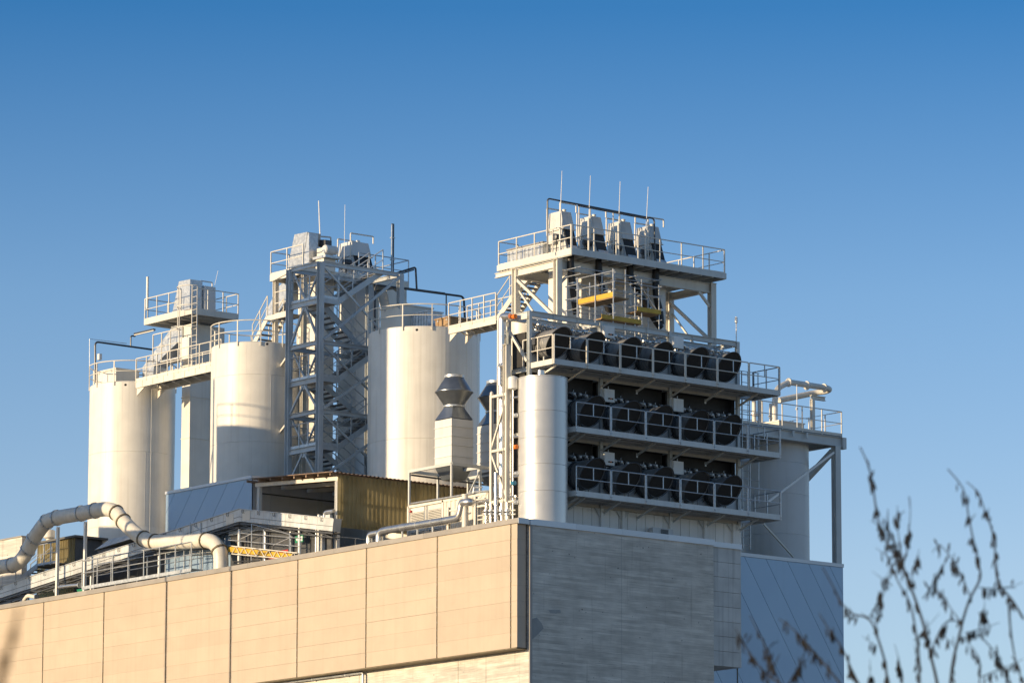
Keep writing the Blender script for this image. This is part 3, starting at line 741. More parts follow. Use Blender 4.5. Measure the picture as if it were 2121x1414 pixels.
# whip antennas
AT = [((1160, 466), (1164, 354)), ((1219, 475), (1223, 364)), ((1281, 487), (1284.5, 376)), ((1337, 498), (1342.5, 387))]
for i, (a, b) in enumerate(AT):
    p = at(*a, Y=YC+.2); q = at(*b, Y=YC+.2)
    A = thing('whip_antenna', '%s thin whip antenna from the left above the high platform' % ORD[i], 'antenna', (p.x, p.y, ZP+.14), 'whip antennas on the high platform')
    tube(A, 'rod', [p, q], [.020, .011], 'white_paint', 6)
    tube(A, 'mount', [(p.x, p.y, ZP+.14), p+Vector((0, 0, .5))], .04, 'cream_steel', 8)
# conduit bridge over the heads
p = [at(1134, 500, Y=YC+.35), at(1134, 411, Y=YC+.35), at(1355, 453, Y=YC+.35), at(1357, 500, Y=YC+.35)]
CD = thing('cable_conduit', 'dark cable conduit bridging the four elevator heads on the high platform', 'conduit', (p[0].x, p[0].y, ZP+.14))
tube(CD, 'conduit', fillet([Vector((p[0].x, p[0].y, ZP+.14)), p[1], p[2], Vector((p[3].x, p[3].y, ZP+.3))], .14, 5), .035, 'dark_metal', 8)
q0, q1 = p[1].lerp(p[2], .28), p[1].lerp(p[2], .93)
beam(CD, 'cable_tray', q0+Vector((0, -.05, -.07)), q1+Vector((0, -.05, -.07)), .12, .05, 'dark_metal')
for k in (.3, .62, .95):
    q = p[1].lerp(p[2], k); tube(CD, 'support', [(q.x, q.y+.06, ZP+.14), (q.x, q.y+.06, q.z)], .025, 'cream_steel', 6)
# ventilation box at the left end of the platform
a = at(*z1(150, 480), X=XP+.35)
VB = thing('ventilation_box', 'galvanised ribbed box at the left end of the high platform', 'box', (XP+.7, YPL-1.2, ZP+.14))
box(VB, 'body', XP+.3, XP+1.0, YPL-2.6, YPL-.3, ZP+.14, ZP+.85, 'galv')
for j in range(9): box(VB, 'rib', XP+.275, XP+.298, YPL-2.5+j*.26, YPL-2.43+j*.26, ZP+.16, ZP+.8, 'galv')
box(VB, 'lid', XP+.26, XP+1.04, YPL-2.66, YPL-.26, ZP+.853, ZP+.90, 'coping_dull')
# stair from the silo bridge up to the platform, and the bridge itself
def stair(par, p, q, w, side, n, m_='cream_steel', tread_m='dark_grate', rails=(1, 1), rh=1.0, wst=.24):
    """flight from p (low) to q (high); treads, stringers, hand rails"""
    p = Vector(p); q = Vector(q); s = Vector(side).normalized()
    for k in (0, 1):
        o = s*(w*k); beam(par, 'stringer', p+o, q+o, .04, wst, m_)
        if rails[k]:
            tube(par, 'stair_handrail', [p+o+_z*rh, q+o+_z*rh], .024, m_, 6); tube(par, 'stair_middle_rail', [p+o+_z*rh*.55, q+o+_z*rh*.55], .018, m_, 6)
            nn = max(2, round((q-p).length/1.1))
            for j in range(nn+1):
                a = p.lerp(q, j/nn)+o; beam(par, 'stair_post', a, a+_z*rh, .035, .035, m_, s)
    run = Vector((q.x-p.x, q.y-p.y, 0)); d = run.normalized()
    for j in range(n):
        a = p.lerp(q, (j+.5)/n)
        MB().prism([a+s*.03-d*.12, a+s*(w-.03)-d*.12, a+s*(w-.03)+d*.14, a+s*.03+d*.14], (0,0,.035)).build('tread', tread_m, par)
XBr = 6.6
bl = at(930, 692, X=XBr); br = at(1028, 668, X=XBr); zb = (bl.z+br.z)/2
BG = thing('footbridge', 'cream railed footbridge from the large silo to the stair of the high platform', 'footbridge', (XBr, bl.y, zb))
yl, yr = bl.y, br.y
for X in (XBr, XBr+.95):
    beam(BG, 'girder', (X, yr, zb+.13), (X, yl, zb+.13), .05, .30, 'cream_steel')
k = 5
for j in range(k):
    box(BG, 'grating', XBr+.03, XBr+.92, yr+(yl-yr)*j/k+.005, yr+(yl-yr)*(j+1)/k-.005, zb+.20, zb+.23, 'dark_grate')
    beam(BG, 'cross_bar', (XBr+.03, yr+(yl-yr)*j/k, zb+.05), (XBr+.92, yr+(yl-yr)*(j+1)/k, zb+.05), .05, .05, 'cream_steel')
for X in (XBr-.03, XBr+.98): rail(BG, [(X, yl-.02, zb+.23), (X, yr, zb+.23)], 1.08, .85, 'cream_steel', toe=.10)
for X in (XBr+.05, XBr+.9):
    MB().prism([(X, yl, zb-.02), (X, yl-.5, zb-.02), (X, yl+.02, zb-.35)], (.04, 0, 0)).build('bracket', 'cream_steel', BG)
st1 = at(*zF(420, 290), X=XBr)
p0 = Vector((XBr+.02, yr-.02, zb+.15)); 
q0 = at(*zF(545, 130), X=XBr); q0 = Vector((XBr+.02, q0.y, q0.z))
dd = (q0-p0)
stair(BG, p0, q0, .9, (1,0,0), 10, 'cream_steel', 'dark_grate', (1, 1), 1.05)
box(BG, 'landing', XBr, XBr+1.0, q0.y-1.2, q0.y-.02, q0.z-.02, q0.z+.03, 'dark_grate')
beam(BG, 'landing_edge', (XBr, q0.y-1.2, q0.z), (XBr, q0.y, q0.z), .05, .28, 'cream_steel')
rail(BG, [(XBr, q0.y-.05, q0.z+.03), (XBr, q0.y-1.2, q0.z+.03)], 1.05, .8, 'cream_steel', toe=.1)
# scaffold below the platform
SC = thing('scaffold', 'tube scaffold with yellow planks below the high platform', 'scaffold', (at(1280, 600, Y=3.2).x, 3.3, 37.4))
ys = (2.75, 3.45)
sx = [at(*z1(x_, 700), Y=2.75).x for x_ in (575, 640, 768, 836, 888, 925, 1020)]
zz0 = 37.35
for i, X in enumerate(sx):
    top = (675, 675, 600, 605, 700, 660, 690)[i]
    for Y in ys:
        zt2 = at(*z1((575, 640, 768, 836, 888, 925, 1020)[i], top), Y=2.75).z
        tube(SC, 'standard', [(X, Y, zz0-.4), (X, Y, zt2)], .024, 'galv', 6)
for Z_ in (37.75, 38.2, 38.75, 39.15, 39.45):
    for Y in ys:
        a, b = ((sx[0], sx[3]), (sx[0], sx[3]), (sx[0], sx[6]), (sx[2], sx[6]), (sx[0], sx[6]))[int((Z_-37.7)*2.3) % 5]
        tube(SC, 'ledger', [(a-.1, Y, Z_), (b+.1, Y, Z_)], .02, 'galv', 6)
    for X in sx[::2]: tube(SC, 'transom', [(X+.03, ys[0]-.15, Z_+.03), (X+.03, ys[1]+.15, Z_+.03)], .02, 'galv', 6)
tube(SC, 'brace', [(sx[0], 2.7, 38.7), (sx[2], 2.7, 37.5)], .02, 'galv', 6)
tube(SC, 'brace', [(sx[4], 2.7, 39.4), (sx[6], 2.7, 38.0)], .02, 'galv', 6)
for (x0, y0_, x1, y1_, wd) in ((577, 785, 775, 748, 3), (705, 862, 785, 872, 2), (783, 868, 922, 898, 2), (902, 822, 1030, 838, 2)):
    a = at(*z1(x0, y0_), Y=2.7); b = at(*z1(x1, y1_), Y=2.7)
    if wd == 3:
        # stage along Y seen on its long side
        a = at(*z1(577, 780), X=sx[0]-.02); b = at(*z1(775, 742), X=sx[0]-.02)
        za = (a.z+b.z)/2
        MB().bx(sx[0]-.04, sx[0]-.01, b.y, a.y, za-.10, za+.10).build('toe_plank', 'yellow', SC)
        MB().bx(sx[0]-.01, sx[0]+.75, b.y, a.y, za-.14, za-.09).build('plank', 'wood', SC)
        for Y in (a.y, (a.y+b.y)/2, b.y):
            tube(SC, 'standard', [(sx[0]-.07, Y, 37.0), (sx[0]-.07, Y, za+1.0)], .022, 'galv', 6)
        for h_ in (.5, .95): tube(SC, 'ledger', [(sx[0]-.07, a.y+.1, za+h_), (sx[0]-.07, b.y-.1, za+h_)], .02, 'galv', 6)
    else:
        zq = (a.z+b.z)/2
        MB().bx(a.x, b.x, 2.68, 2.71, zq-.09, zq+.09).build('toe_plank', 'yellow', SC)
        MB().bx(a.x, b.x, 2.72, 3.42, zq-.12, zq-.07).build('plank', 'wood', SC)
# black hoses hanging beneath the heads
HS = [([(535, 595), (545, 680), (555, 770), (568, 850)], 'leftmost'), ([(690, 615), (700, 690), (735, 790), (755, 865)], 'second'),
      ([(862, 650), (915, 740), (960, 820), (1005, 890), (1030, 925)], 'long slanting'), ([(1003, 670), (1005, 760), (1025, 830), (1032, 905)], 'rightmost')]
for i, (pp, nm) in enumerate(HS):
    P = [at(*z1(*c), Y=3.75) for c in pp]
    Hh = thing('black_hose', '%s black hose hanging below the high platform' % nm, 'hose', tuple(P[-1]), 'black hoses below the platform')
    tube(Hh, 'hose', fillet([P[0]+Vector((0,0,.5))]+P, .4), .15, 'rubber', 12)
    for k in (1, 2): 
        d = (P[k]-P[k-1]).normalized()
        tube(Hh, 'clamp', [P[k]-d*.03, P[k]+d*.03], .165, 'galv', 12)

# ================================================================ three cream silos
def silo(pxl, pxr, ytop, X, zb, label, rings, seams=(.55,)):
    pc = (pxl+pxr)/2
    c = at(pc, ytop, X=X); dep = (c-CAM).dot(FW)
    rad = (pxr-pxl)/2*dep/FPX
    zt = at(pc, ytop, D=dep-rad).z
    S = thing('silo', label, 'silo', (c.x, c.y, zb), 'cream painted silos')
    zz = [zb]+sorted(zt-(zt-zb)*k for k in rings)+[zt]
    for i in range(len(zz)-1):
        lathe(S, 'shell_ring', (c.x, c.y, 0), [(rad-.012, zz[i]+.001),(rad, zz[i]+.006),(rad, zz[i+1]-.006),(rad-.012, zz[i+1]-.001)], 'cream', 128)
    lathe(S, 'roof', (c.x, c.y, 0), [(rad-.002, zt+.001),(rad-.03, zt+.03),(.3, zt+.25),(.02, zt+.26)], 'cream', 64)
    # railing ring
    n = 72; P = [Vector((c.x+(rad+.03)*math.cos(2*math.pi*j/n), c.y+(rad+.03)*math.sin(2*math.pi*j/n), zt)) for j in range(n)]
    tube(S, 'handrail', [p+_z*.98 for p in P], .026, 'cream_steel', 8, True)
    tube(S, 'middle_rail', [p+_z*.50 for p in P], .020, 'cream_steel', 6, True)
    for j in range(0, n, 6):
        d = (P[j]-Vector((c.x, c.y, zt))).normalized()
        beam(S, 'post', P[j]-_z*.16, P[j]+_z*.98, .045, .045, 'cream_steel', d)
    # vertical plate welds, staggered from ring to ring
    for i in range(len(zz)-1):
        for j in range(7):
            t = 2*math.pi*(j+.37*i+.2)/7; nn = Vector((math.cos(t), math.sin(t), 0)); p = Vector((c.x, c.y, 0))+nn*(rad+.001)
            beam(S, 'plate_weld', p+_z*(zz[i]+.01), p+_z*(zz[i+1]-.01), .022, .006, 'cream', nn)
    return S, c, rad, zt
S1, C1, R1, ZS1 = silo(186.5, 363.5, 790, 6.0, 28.19, 'leftmost cream silo behind the curved pipe', (.30, .62, .85))
S2, C2, R2, ZS2 = silo(438, 622, 708, 5.6, 28.19, 'cream silo between the left silo and the stair tower', (.13, .40, .7))
S3, C3, R3, ZS3 = silo(762.5, 994, 676, 8.1, 28.19, 'widest cream silo right of the stair tower', (.45, .75))
for S, c, rad, zt, px, py in ((S1, C1, R1, ZS1, 260, 792), (S2, C2, R2, ZS2, 553.5, 707.5), (S3, C3, R3, ZS3, 863.5, 678)):
    a = at(px, py, X=c.x); d = Vector((-.631, -.776, 0))
    q = Vector((c.x, c.y, 0))+d*rad; 
    lathe(S, 'overflow_port', at(px, py, D=(q-CAM).dot(FW))-Vector((.0, .0, .1)), [(.05, -.03),(.05, .03)], 'rubber', 10, 'y')
# vertical seam strips and bracket stains under the bridges are thin welded straps
def strap(S, c, rad, px, zt, zb, w=.05):
    a = at(px, 850, X=c.x); off = ((px-1060.5)*((c-CAM).dot(FW))/FPX) - ((c-CAM).dot(RT))
    t = max(-1, min(1, off/rad)); v = RT*t*rad - Vector((_h.x, _h.y, 0))*math.sqrt(1-t*t)*rad
    v.z = 0; n = v.normalized(); p = Vector((c.x, c.y, 0))+n*(rad+.004)
    beam(S, 'weld_strap', p+_z*zb, p+_z*zt, w, .012, 'cream', n)
strap(S1, C1, R1, 322, ZS1-.3, 28.2, .10)
strap(S3, C3, R3, 968, ZS3-.3, 28.2, .06)
# --- things on the silo roofs
def roof_box(x0, y0, x1, y1, X, zt, name, label, cat, m_, dx, ribs=0, lid=None):
    a = at(x0, y0, X=X); b = at(x1, y1, X=X)
    B = thing(name, label, cat, (X+dx/2, (a.y+b.y)/2, zt))
    yA, yB = min(a.y, b.y), max(a.y, b.y); zt2 = a.z
    box(B, 'body', X, X+dx, yA, yB, zt-.02, zt2-.06, m_)
    box(B, 'lid', X-.05, X+dx+.05, yA-.05, yB+.05, zt2-.058, zt2, lid or m_)
    for j in range(ribs):
        y = yA+(yB-yA)*(j+.5)/ribs
        box(B, 'rib', X-.03, X-.002, y-.04, y+.04, zt, zt2-.07, m_)
    for s in (.2, .8): box(B, 'hinge', X-.04, X-.002, yA+(yB-yA)*s-.03, yA+(yB-yA)*s+.03, zt2-.16, zt2-.08, 'galv')
    return B
roof_box(197, 771, 240, 790, C1.x-.3, ZS1, 'hatch_box', 'low cream hatch box on the leftmost silo', 'box', 'cream_steel', 1.3)
roof_box(788, 640, 836, 668, C3.x-.6, ZS3+.1, 'hatch_box', 'cream hatch box on the widest silo beside the stair tower', 'box', 'cream_steel', 1.6)
roof_box(851, 650, 886, 672, C3.x-.2, ZS3+.1, 'filter_box', 'ribbed galvanised filter box on the widest silo', 'box', 'galv', .8, 6)
roof_box(902, 661, 932, 676, C3.x-.2, ZS3+.1, 'pallet_box', 'brown wooden box on the widest silo', 'box', 'wood', 1.6, 3)

# ================================================================ footbridge between the left silos
XB1 = C1.x-1.2
a = at(282, 803, X=XB1); b = at(437, 770, X=XB1); zb1 = (a.z+b.z)/2; ya, yb_ = a.y, C2.y+R2*.75
B1 = thing('footbridge', 'cream railed footbridge between the two left silos', 'footbridge', (XB1, ya, zb1))
for X in (XB1, XB1+1.3): beam(B1, 'girder', (X, yb_, zb1+.17), (X, ya, zb1+.17), .05, .34, 'cream_steel')
k = 8
for j in range(k):
    y0, y1 = yb_+(ya-yb_)*j/k, yb_+(ya-yb_)*(j+1)/k
    box(B1, 'grating', XB1+.03, XB1+1.27, y0+.005, y1-.005, zb1+.28, zb1+.31, 'dark_grate')
    beam(B1, 'cross_bar', (XB1+.03, y0, zb1+.1), (XB1+1.27, y1, zb1+.1), .06, .06, 'cream_steel')
    box(B1, 'stiffener', XB1-.045, XB1-.026, y0+.3, y0+.33, zb1+.03, zb1+.3, 'cream_steel')
for X in (XB1-.03, XB1+1.33): rail(B1, [(X, ya-.02, zb1+.31), (X, yb_, zb1+.31)], 1.05, .88, 'cream_steel', toe=.12)
for X in (XB1+.05, XB1+1.2):
    MB().prism([(X, ya, zb1), (X, ya-.6, zb1), (X, ya+.02, zb1-.35)], (.05, 0, 0)).build('bracket', 'cream_steel', B1)

# ================================================================ elevator behind the footbridge (left group)
def head_block(par, X, w, pts, m_, name='head'):
    """side outline read from the photograph in the plane X, built as a block w deep"""
    P = [at(*p, X=X) for p in pts]
    return MB().prism(P, (w, 0, 0)).build(name, m_, par)
XE1 = 7.2
a = at(377, 800, X=XE1); b = at(394, 800, X=XE1)
EL = thing('bucket_elevator', 'elevator casing with blue grey head behind the footbridge of the left silos', 'elevator', (XE1, a.y, 28.19))
zpl = at(400, 656, X=XE1-.9).z
zs_ = [28.19, 30.6, 33.4, at(394, 905, X=XE1).z, at(394, 820, X=XE1).z, zpl]
for i in range(5):
    box(EL, 'casing', XE1, XE1+1.9, b.y, a.y, zs_[i]+.006, zs_[i+1]-.006, 'cream')
    if i: box(EL, 'casing_flange', XE1-.03, XE1+1.93, b.y-.03, a.y+.03, zs_[i]-.02, zs_[i]+.02, 'cream')
head_block(EL, XE1-.2, .7, [zA(945, 108), zA(1055, 85), zA(1050, 410), zA(882, 405)], 'galv')
head_block(EL, XE1+.55, .6, [zA(1060, 130), zA(1200, 150), zA(1200, 420), zA(1060, 420)], 'duct_grey', 'drive_housing')
a_ = at(*zA(1150, 100), X=XE1+.6)
tube(EL, 'lifting_frame', fillet([(XE1+.6, a_.y, zpl), (XE1+.6, a_.y, a_.z), (XE1+1.3, a_.y, a_.z), (XE1+1.3, a_.y, zpl)], .06), .03, 'cream_steel', 8)
# slanting chute
head_block(EL, XE1-.1, .75, [zA(885, 545), zA(975, 535), zA(975, 660), zA(800, 830), zA(700, 940), zA(690, 1060), zA(590, 1060), zA(590, 945)], 'galv', 'chute')
for q in ((885, 545), (740, 740), (640, 880)):
    p = at(*zA(*q), X=XE1-.13); box(EL, 'chute_flange', XE1-.16, XE1+.68, p.y-.5, p.y+.1, p.z-.05, p.z+.0, 'galv')
head_block(EL, XE1-.75, .5, [zA(955, 660), zA(1045, 650), zA(1045, 860), zA(955, 875)], 'cream', 'service_cabinet')
# platform on top
XPa = XE1-.95
pA = at(299, 672, X=XPa); pB = at(398, 652, X=XPa); zp1 = (pA.z+pB.z)/2; xr1 = at(493, 668, Y=pB.y).x
PT = thing('elevator_platform', 'small railed platform round the blue grey head of the left elevator', 'platform', (XPa, pB.y, zp1))
box(PT, 'grating', XPa+.03, xr1-.03, pB.y+.03, pA.y-.03, zp1+.16, zp1+.19, 'dark_grate')
for j in range(6):
    Y = pB.y+.05+(pA.y-pB.y-.1)*j/5; beam(PT, 'joist', (XPa+.03, Y, zp1+.08), (xr1-.03, Y, zp1+.08), .06, .14, 'cream_steel')
for p, q in (((XPa, pB.y, zp1+.14), (XPa, pA.y, zp1+.14)), ((XPa, pB.y, zp1+.141), (xr1, pB.y, zp1+.141)), ((xr1, pB.y, zp1+.14), (xr1, pA.y, zp1+.14)), ((XPa, pA.y, zp1+.141), (xr1, pA.y, zp1+.141))):
    beam(PT, 'edge_channel', p, q, .05, .26, 'cream_steel')
zf = zp1+.19
rail(PT, [(XPa, pB.y+.9, zf), (XPa, pA.y-.03, zf), (xr1, pA.y-.03, zf)], 1.05, 1.05, 'cream_steel', toe=.12)
rail(PT, [(XPa+.02, pB.y, zf), (xr1, pB.y, zf), (xr1, pA.y-.1, zf)], 1.05, 1.0, 'cream_steel', toe=.12)
# caged ladder up from the bridge
yl_ = at(*zA(1095, 700), X=XPa-.12).y
ladder(PT, (XPa-.12, yl_, zb1+.3), (XPa-.12, yl_, zf+1.0), (0, 1, 0), .40, 'cream_steel', .28)
for hz in (.05, .6, 1.1):
    tube(PT, 'cage_hoop', [Vector((XPa-.12, yl_+.62, zp1-.75+hz*1.8))+Vector((-.55*math.sin(t), .62*math.cos(t)-.2, 0)) for t in [math.pi*j/8 for j in range(9)]], .022, 'cream_steel', 6)
for t in (.15, .5, .85):
    o = Vector((-.55*math.sin(t*math.pi), .62*math.cos(t*math.pi)-.2, 0)); p = Vector((XPa-.12, yl_+.62, zp1-.75))+o
    tube(PT, 'cage_bar', [p, p+_z*2.0], .022, 'cream_steel', 6)
# lower landing with rails below the chute
pl = [at(*zA(690, 890), X=XPa+.1), at(*zA(945, 850), X=XPa+.1)]
zl = (pl[0].z+pl[1].z)/2
box(PT, 'landing', XPa+.1, XPa+.8, pl[1].y, pl[0].y, zl-.08, zl, 'galv')
rail(PT, [(XPa+.1, pl[0].y, zl), (XPa+.1, pl[1].y, zl)], 1.3, .8, 'cream_steel', toe=.0)
for Y in (pl[0].y-.1, pl[1].y+.1): beam(PT, 'landing_leg', (XPa+.3, Y, zb1+.3), (XPa+.3, Y, zl-.08), .07, .07, 'cream_steel', (1,0,0))
# light pole, fluorescent lamps, conduits
q0, q1 = at(*zA(640, 480), X=XPa+.1), at(*zA(645, 62), X=XPa+.1)
LP2 = thing('lamp_pole', 'pale tube lamp on a pole at the left end of the small platform', 'lamp', (q0.x, q0.y, zf))
tube(LP2, 'pole', [(q0.x, q0.y, zf), (q0.x, q0.y, q1.z)], .03, 'dark_metal', 8)
tube(LP2, 'tube', [(q0.x-.06, q0.y-.03, q1.z-2.0+.5), (q0.x-.06, q0.y-.03, q1.z-.02)], .06, 'lamp_tube', 10)
p = [at(*zA(128, 1095), X=C1.x-.4), at(*zA(128, 695), X=C1.x-.4), at(*zA(685, 772), Y=at(*zA(128, 695), X=C1.x-.4).y)]
CD1 = thing('cable_conduit', 'dark conduit rising from the leftmost silo and crossing to the chute', 'conduit', tuple(p[0]))
tube(CD1, 'conduit', fillet(p, .2), .045, 'dark_metal', 8)
tube(CD1, 'stay_wire', [p[0]+Vector((-.15, .25, 0)), p[1]+Vector((-.15, .25, .15)), p[1].lerp(p[2], .55)+Vector((0, 0, .12))], .015, 'galv', 5)
q = p[1].lerp(p[2], .62)
tube(CD1, 'branch', fillet([q, q+_z*.52, q+_z*.52+Vector((.25, 0, 0))], .1), .035, 'dark_metal', 8)
for r_, m_ in (((.0, .0), 'dark_metal'),):
    a_ = at(*zA(150, 815), X=C1.x-.45); box(CD1, 'switch_box', a_.x, a_.x+.15, a_.y-.16, a_.y+.02, a_.z-.28, a_.z, 'duct_grey')
q2 = q+_z*.52; a_ = at(*zA(515, 620), Y=q2.y-.1); b_ = at(*zA(705, 575), X=a_.x)
FL = thing('tube_lamp', 'fluorescent tube lamp hanging on the conduit left of the elevator platform', 'lamp', tuple(a_))
beam(FL, 'housing', a_, b_, .14, .07, 'dark_metal'); beam(FL, 'tube', a_-_z*.05, b_-_z*.05, .09, .05, 'lamp_tube')
# thin antenna wires
for i, (u_, v_, Xx, lab) in enumerate(((zA(1280, 205), zA(1328, 0), XE1+1.2, 'hair thin slanted antenna above the left elevator platform'),)):
    a_ = at(*u_, X=Xx); b_ = at(*v_, X=Xx)
    A = thing('whip_antenna', lab, 'antenna', (a_.x, a_.y, zf)); tube(A, 'rod', [Vector((a_.x, a_.y, zf)), a_, b_], .008, 'white_paint', 5)

# ================================================================ stair tower
XT = 5.0
cp = at(663, 700, X=XT); YT = cp.y
YT2 = at(599, 700, X=XT).y
XT2 = at(829, 600, Y=YT).x
def TZ(y, px=663): return at(px, y, X=XT).z
zt0 = TZ(543)
ST = thing('stair_tower', 'grey steel stair tower with zigzag flights between the cream silos', 'stair tower', (XT, YT, 28.19))
g_ = 'tower_steel'
for X in (XT, XT2):
    for Y in (YT, YT2):
        hbeam(ST, 'post', (X, Y, 28.19), (X, Y, zt0), .24, .24, g_, (0,1,0))
fr = [TZ(545), TZ(708), TZ(850), TZ(992)]            # frame levels = right hand landings
ld = [TZ(622), TZ(784), TZ(925)]                     # left hand landings
for z in fr:
    for Y in (YT, YT2): hbeam(ST, 'ring_beam', (XT+.12, Y, z), (XT2-.12, Y, z), .13, .19, g_)
    for X in (XT, XT2): hbeam(ST, 'ring_beam', (X, YT+.12, z), (X, YT2-.12, z), .13, .19, g_)
for z in ld:
    hbeam(ST, 'landing_beam', (XT, YT+.12, z), (XT, YT2-.12, z), .15, .24, g_)
# K braces on the narrow side, long diagonals on the wide side
ym = (YT+YT2)/2
for i, z in enumerate(ld):
    zb = fr[i+1]
    for Y in (YT+.12, YT2-.12): beam(ST, 'brace', (XT, ym+(.05 if Y > ym else -.05), z-.15), (XT, Y, zb+.1), .09, .09, g_, (1,0,0))
    box(ST, 'gusset', XT-.012, XT+.012, ym-.22, ym+.22, z-.32, z-.12, g_)
    zu = fr[i]
    for Y in (YT+.12, YT2-.12): beam(ST, 'brace', (XT+.1, Y, zu-.1), (XT+.1, ym+(.05 if Y > ym else -.05), z+.15), .07, .07, g_, (1,0,0))
for i in range(3):
    za, zb = fr[i], fr[i+1]
    beam(ST, 'diagonal', (XT+.1, YT-.13, zb+.1), (XT2-.1, YT-.13, za-.1), .11, .11, g_)
    beam(ST, 'diagonal', (XT+.1, YT-.02, za-.1), (XT2-.1, YT-.02, zb+.1), .08, .08, g_)
# landings
lw = 1.0
for k, z in enumerate(ld):
    box(ST, 'landing', XT+.1, XT+lw, YT+.03, YT2-.03, z+.10, z+.14, 'dark_grate')
    beam(ST, 'landing_edge', (XT+.1, YT+.02, z+.05), (XT+lw+.1, YT+.02, z+.05), .05, .26, g_)
    beam(ST, 'landing_edge', (XT+lw, YT+.05, z+.04), (XT+lw, YT2-.05, z+.04), .05, .2, g_)
    rail(ST, [(XT+.0, YT+.14, z+.13), (XT+.0, YT2-.14, z+.13)], 1.05, .7, 'galv', toe=.12)
    rail(ST, [(XT+.15, YT, z+.13), (XT+lw, YT, z+.13)], 1.05, .8, 'galv', toe=.12)
    rail(ST, [(XT+.15, YT2, z+.13), (XT+lw, YT2, z+.13)], 1.05, .8, 'galv', toe=0)
XR2 = XT2-1.0
for k, z in enumerate(fr[1:]):
    box(ST, 'landing', XR2, XT2-.1, YT+.03, YT2-.03, z+.12, z+.16, 'dark_grate')
    rail(ST, [(XT2, YT+.14, z+.16), (XT2, YT2-.14, z+.16)], 1.05, .9, 'galv', toe=.12)
    rail(ST, [(XR2, YT, z+.16), (XT2-.15, YT, z+.16)], 1.05, .8, 'galv', toe=.12)
w = (YT2-YT)/2-.14
def flight(p, q, y):
    stair(ST, (p[0], y, p[1]), (q[0], y, q[1]), w, (0, 1, 0), 10, g_, 'dark_grate', (1, 1), 1.0, .24)
for i in range(3):
    flight((XR2, fr[i+1]+.05), (XT+lw, ld[i]+.05), YT+.1+w+.08)        # falls to the right, far side
    if i < 2: flight((XT+lw, ld[i+1]+.05), (XR2, fr[i+1]+.05), YT+.1)  # falls to the left, near side
flight((XT+lw, ld[0]+.05), (XT2-.9, fr[0]+.05), YT+.1)
# ================================================================ head platform over the tower
XH = XT+.9
pl = at(560, 582, X=XH); zh = pl.z; yh0, yh1 = YT2+.25, pl.y
xh1 = at(846, 600, Y=yh0).x
HP = thing('elevator_platform', 'railed platform with two elevator heads behind the stair tower top', 'platform', (XH, yh0, zh))
n = 6
for j in range(n):
    X = XH+(xh1-XH)*j/n
    box(HP, 'grating', X+.03, X+(xh1-XH)/n-.01, yh0+.03, yh1-.03, zh+.2, zh+.23, 'dark_grate')
    beam(HP, 'joist', (X+.05, yh0+.03, zh+.1), (X+.05, yh1-.03, zh+.1), .07, .16, 'cream_steel')
for p, q in (((XH, yh0, zh+.13), (XH, yh1, zh+.13)), ((XH, yh0, zh+.131), (xh1, yh0, zh+.131)), ((xh1, yh0, zh+.13), (xh1, yh1, zh+.13)), ((XH, yh1, zh+.131), (xh1, yh1, zh+.131))):
    beam(HP, 'edge_channel', p, q, .06, .3, 'cream_steel')
for X, Y in ((XH+.15, at(570, 700, X=XH+.15).y), (XH+.15, yh0+.1), (xh1-.2, yh0+.1), (xh1-.2, yh1-.3)):
    hbeam(HP, 'column', (X, Y, 28.19), (X, Y, zh-.02), .2, .2, 'cream_steel', (0,1,0))
zf2 = zh+.23
rail(HP, [(XH, yh0, zf2), (XH, yh1-.03, zf2), (xh1, yh1-.03, zf2)], 1.08, 1.0, 'cream_steel', toe=.12)
rail(HP, [(XT2-.4, yh0, zf2), (xh1, yh0, zf2), (xh1, yh1-.06, zf2)], 1.08, 1.0, 'galv', toe=.12)
beam(HP, 'tie_bar', (XH+.15, at(570, 700, X=XH+.15).y, TZ(742)), (XT, YT2, TZ(720)), .1, .1, 'cream_steel')
beam(HP, 'tie_bar', (XH+.15, at(570, 700, X=XH+.15).y, TZ(880)), (XT, YT2, TZ(860)), .1, .1, 'cream_steel')
beam(HP, 'knee_brace', (XH+.0, yh1-.2, zh), (XT, YT2, zt0-.1), .08, .08, 'cream_steel')
# lower side landing and stair towards the middle silo
q = at(*zC(80, 1170), X=XH-.2); q2 = at(*zC(320, 1110), X=XH-.2); zl = (q.z+q2.z)/2
box(HP, 'side_landing', XH-.2, XH+.9, q2.y, q.y, zl-.02, zl+.02, 'dark_grate')
beam(HP, 'side_landing_edge', (XH-.2, q2.y, zl-.03), (XH-.2, q.y, zl-.03), .05, .22, 'cream_steel')
rail(HP, [(XH-.2, q2.y, zl+.02), (XH-.2, q.y-.6, zl+.02)], 1.05, .8, 'cream_steel', toe=.1)
stair(HP, (XH-.2, q.y+1.1, ZS2+.2), (XH-.2, q.y, zl), .9, (1,0,0), 6, 'cream_steel', 'dark_grate', (1, 1), 1.0)
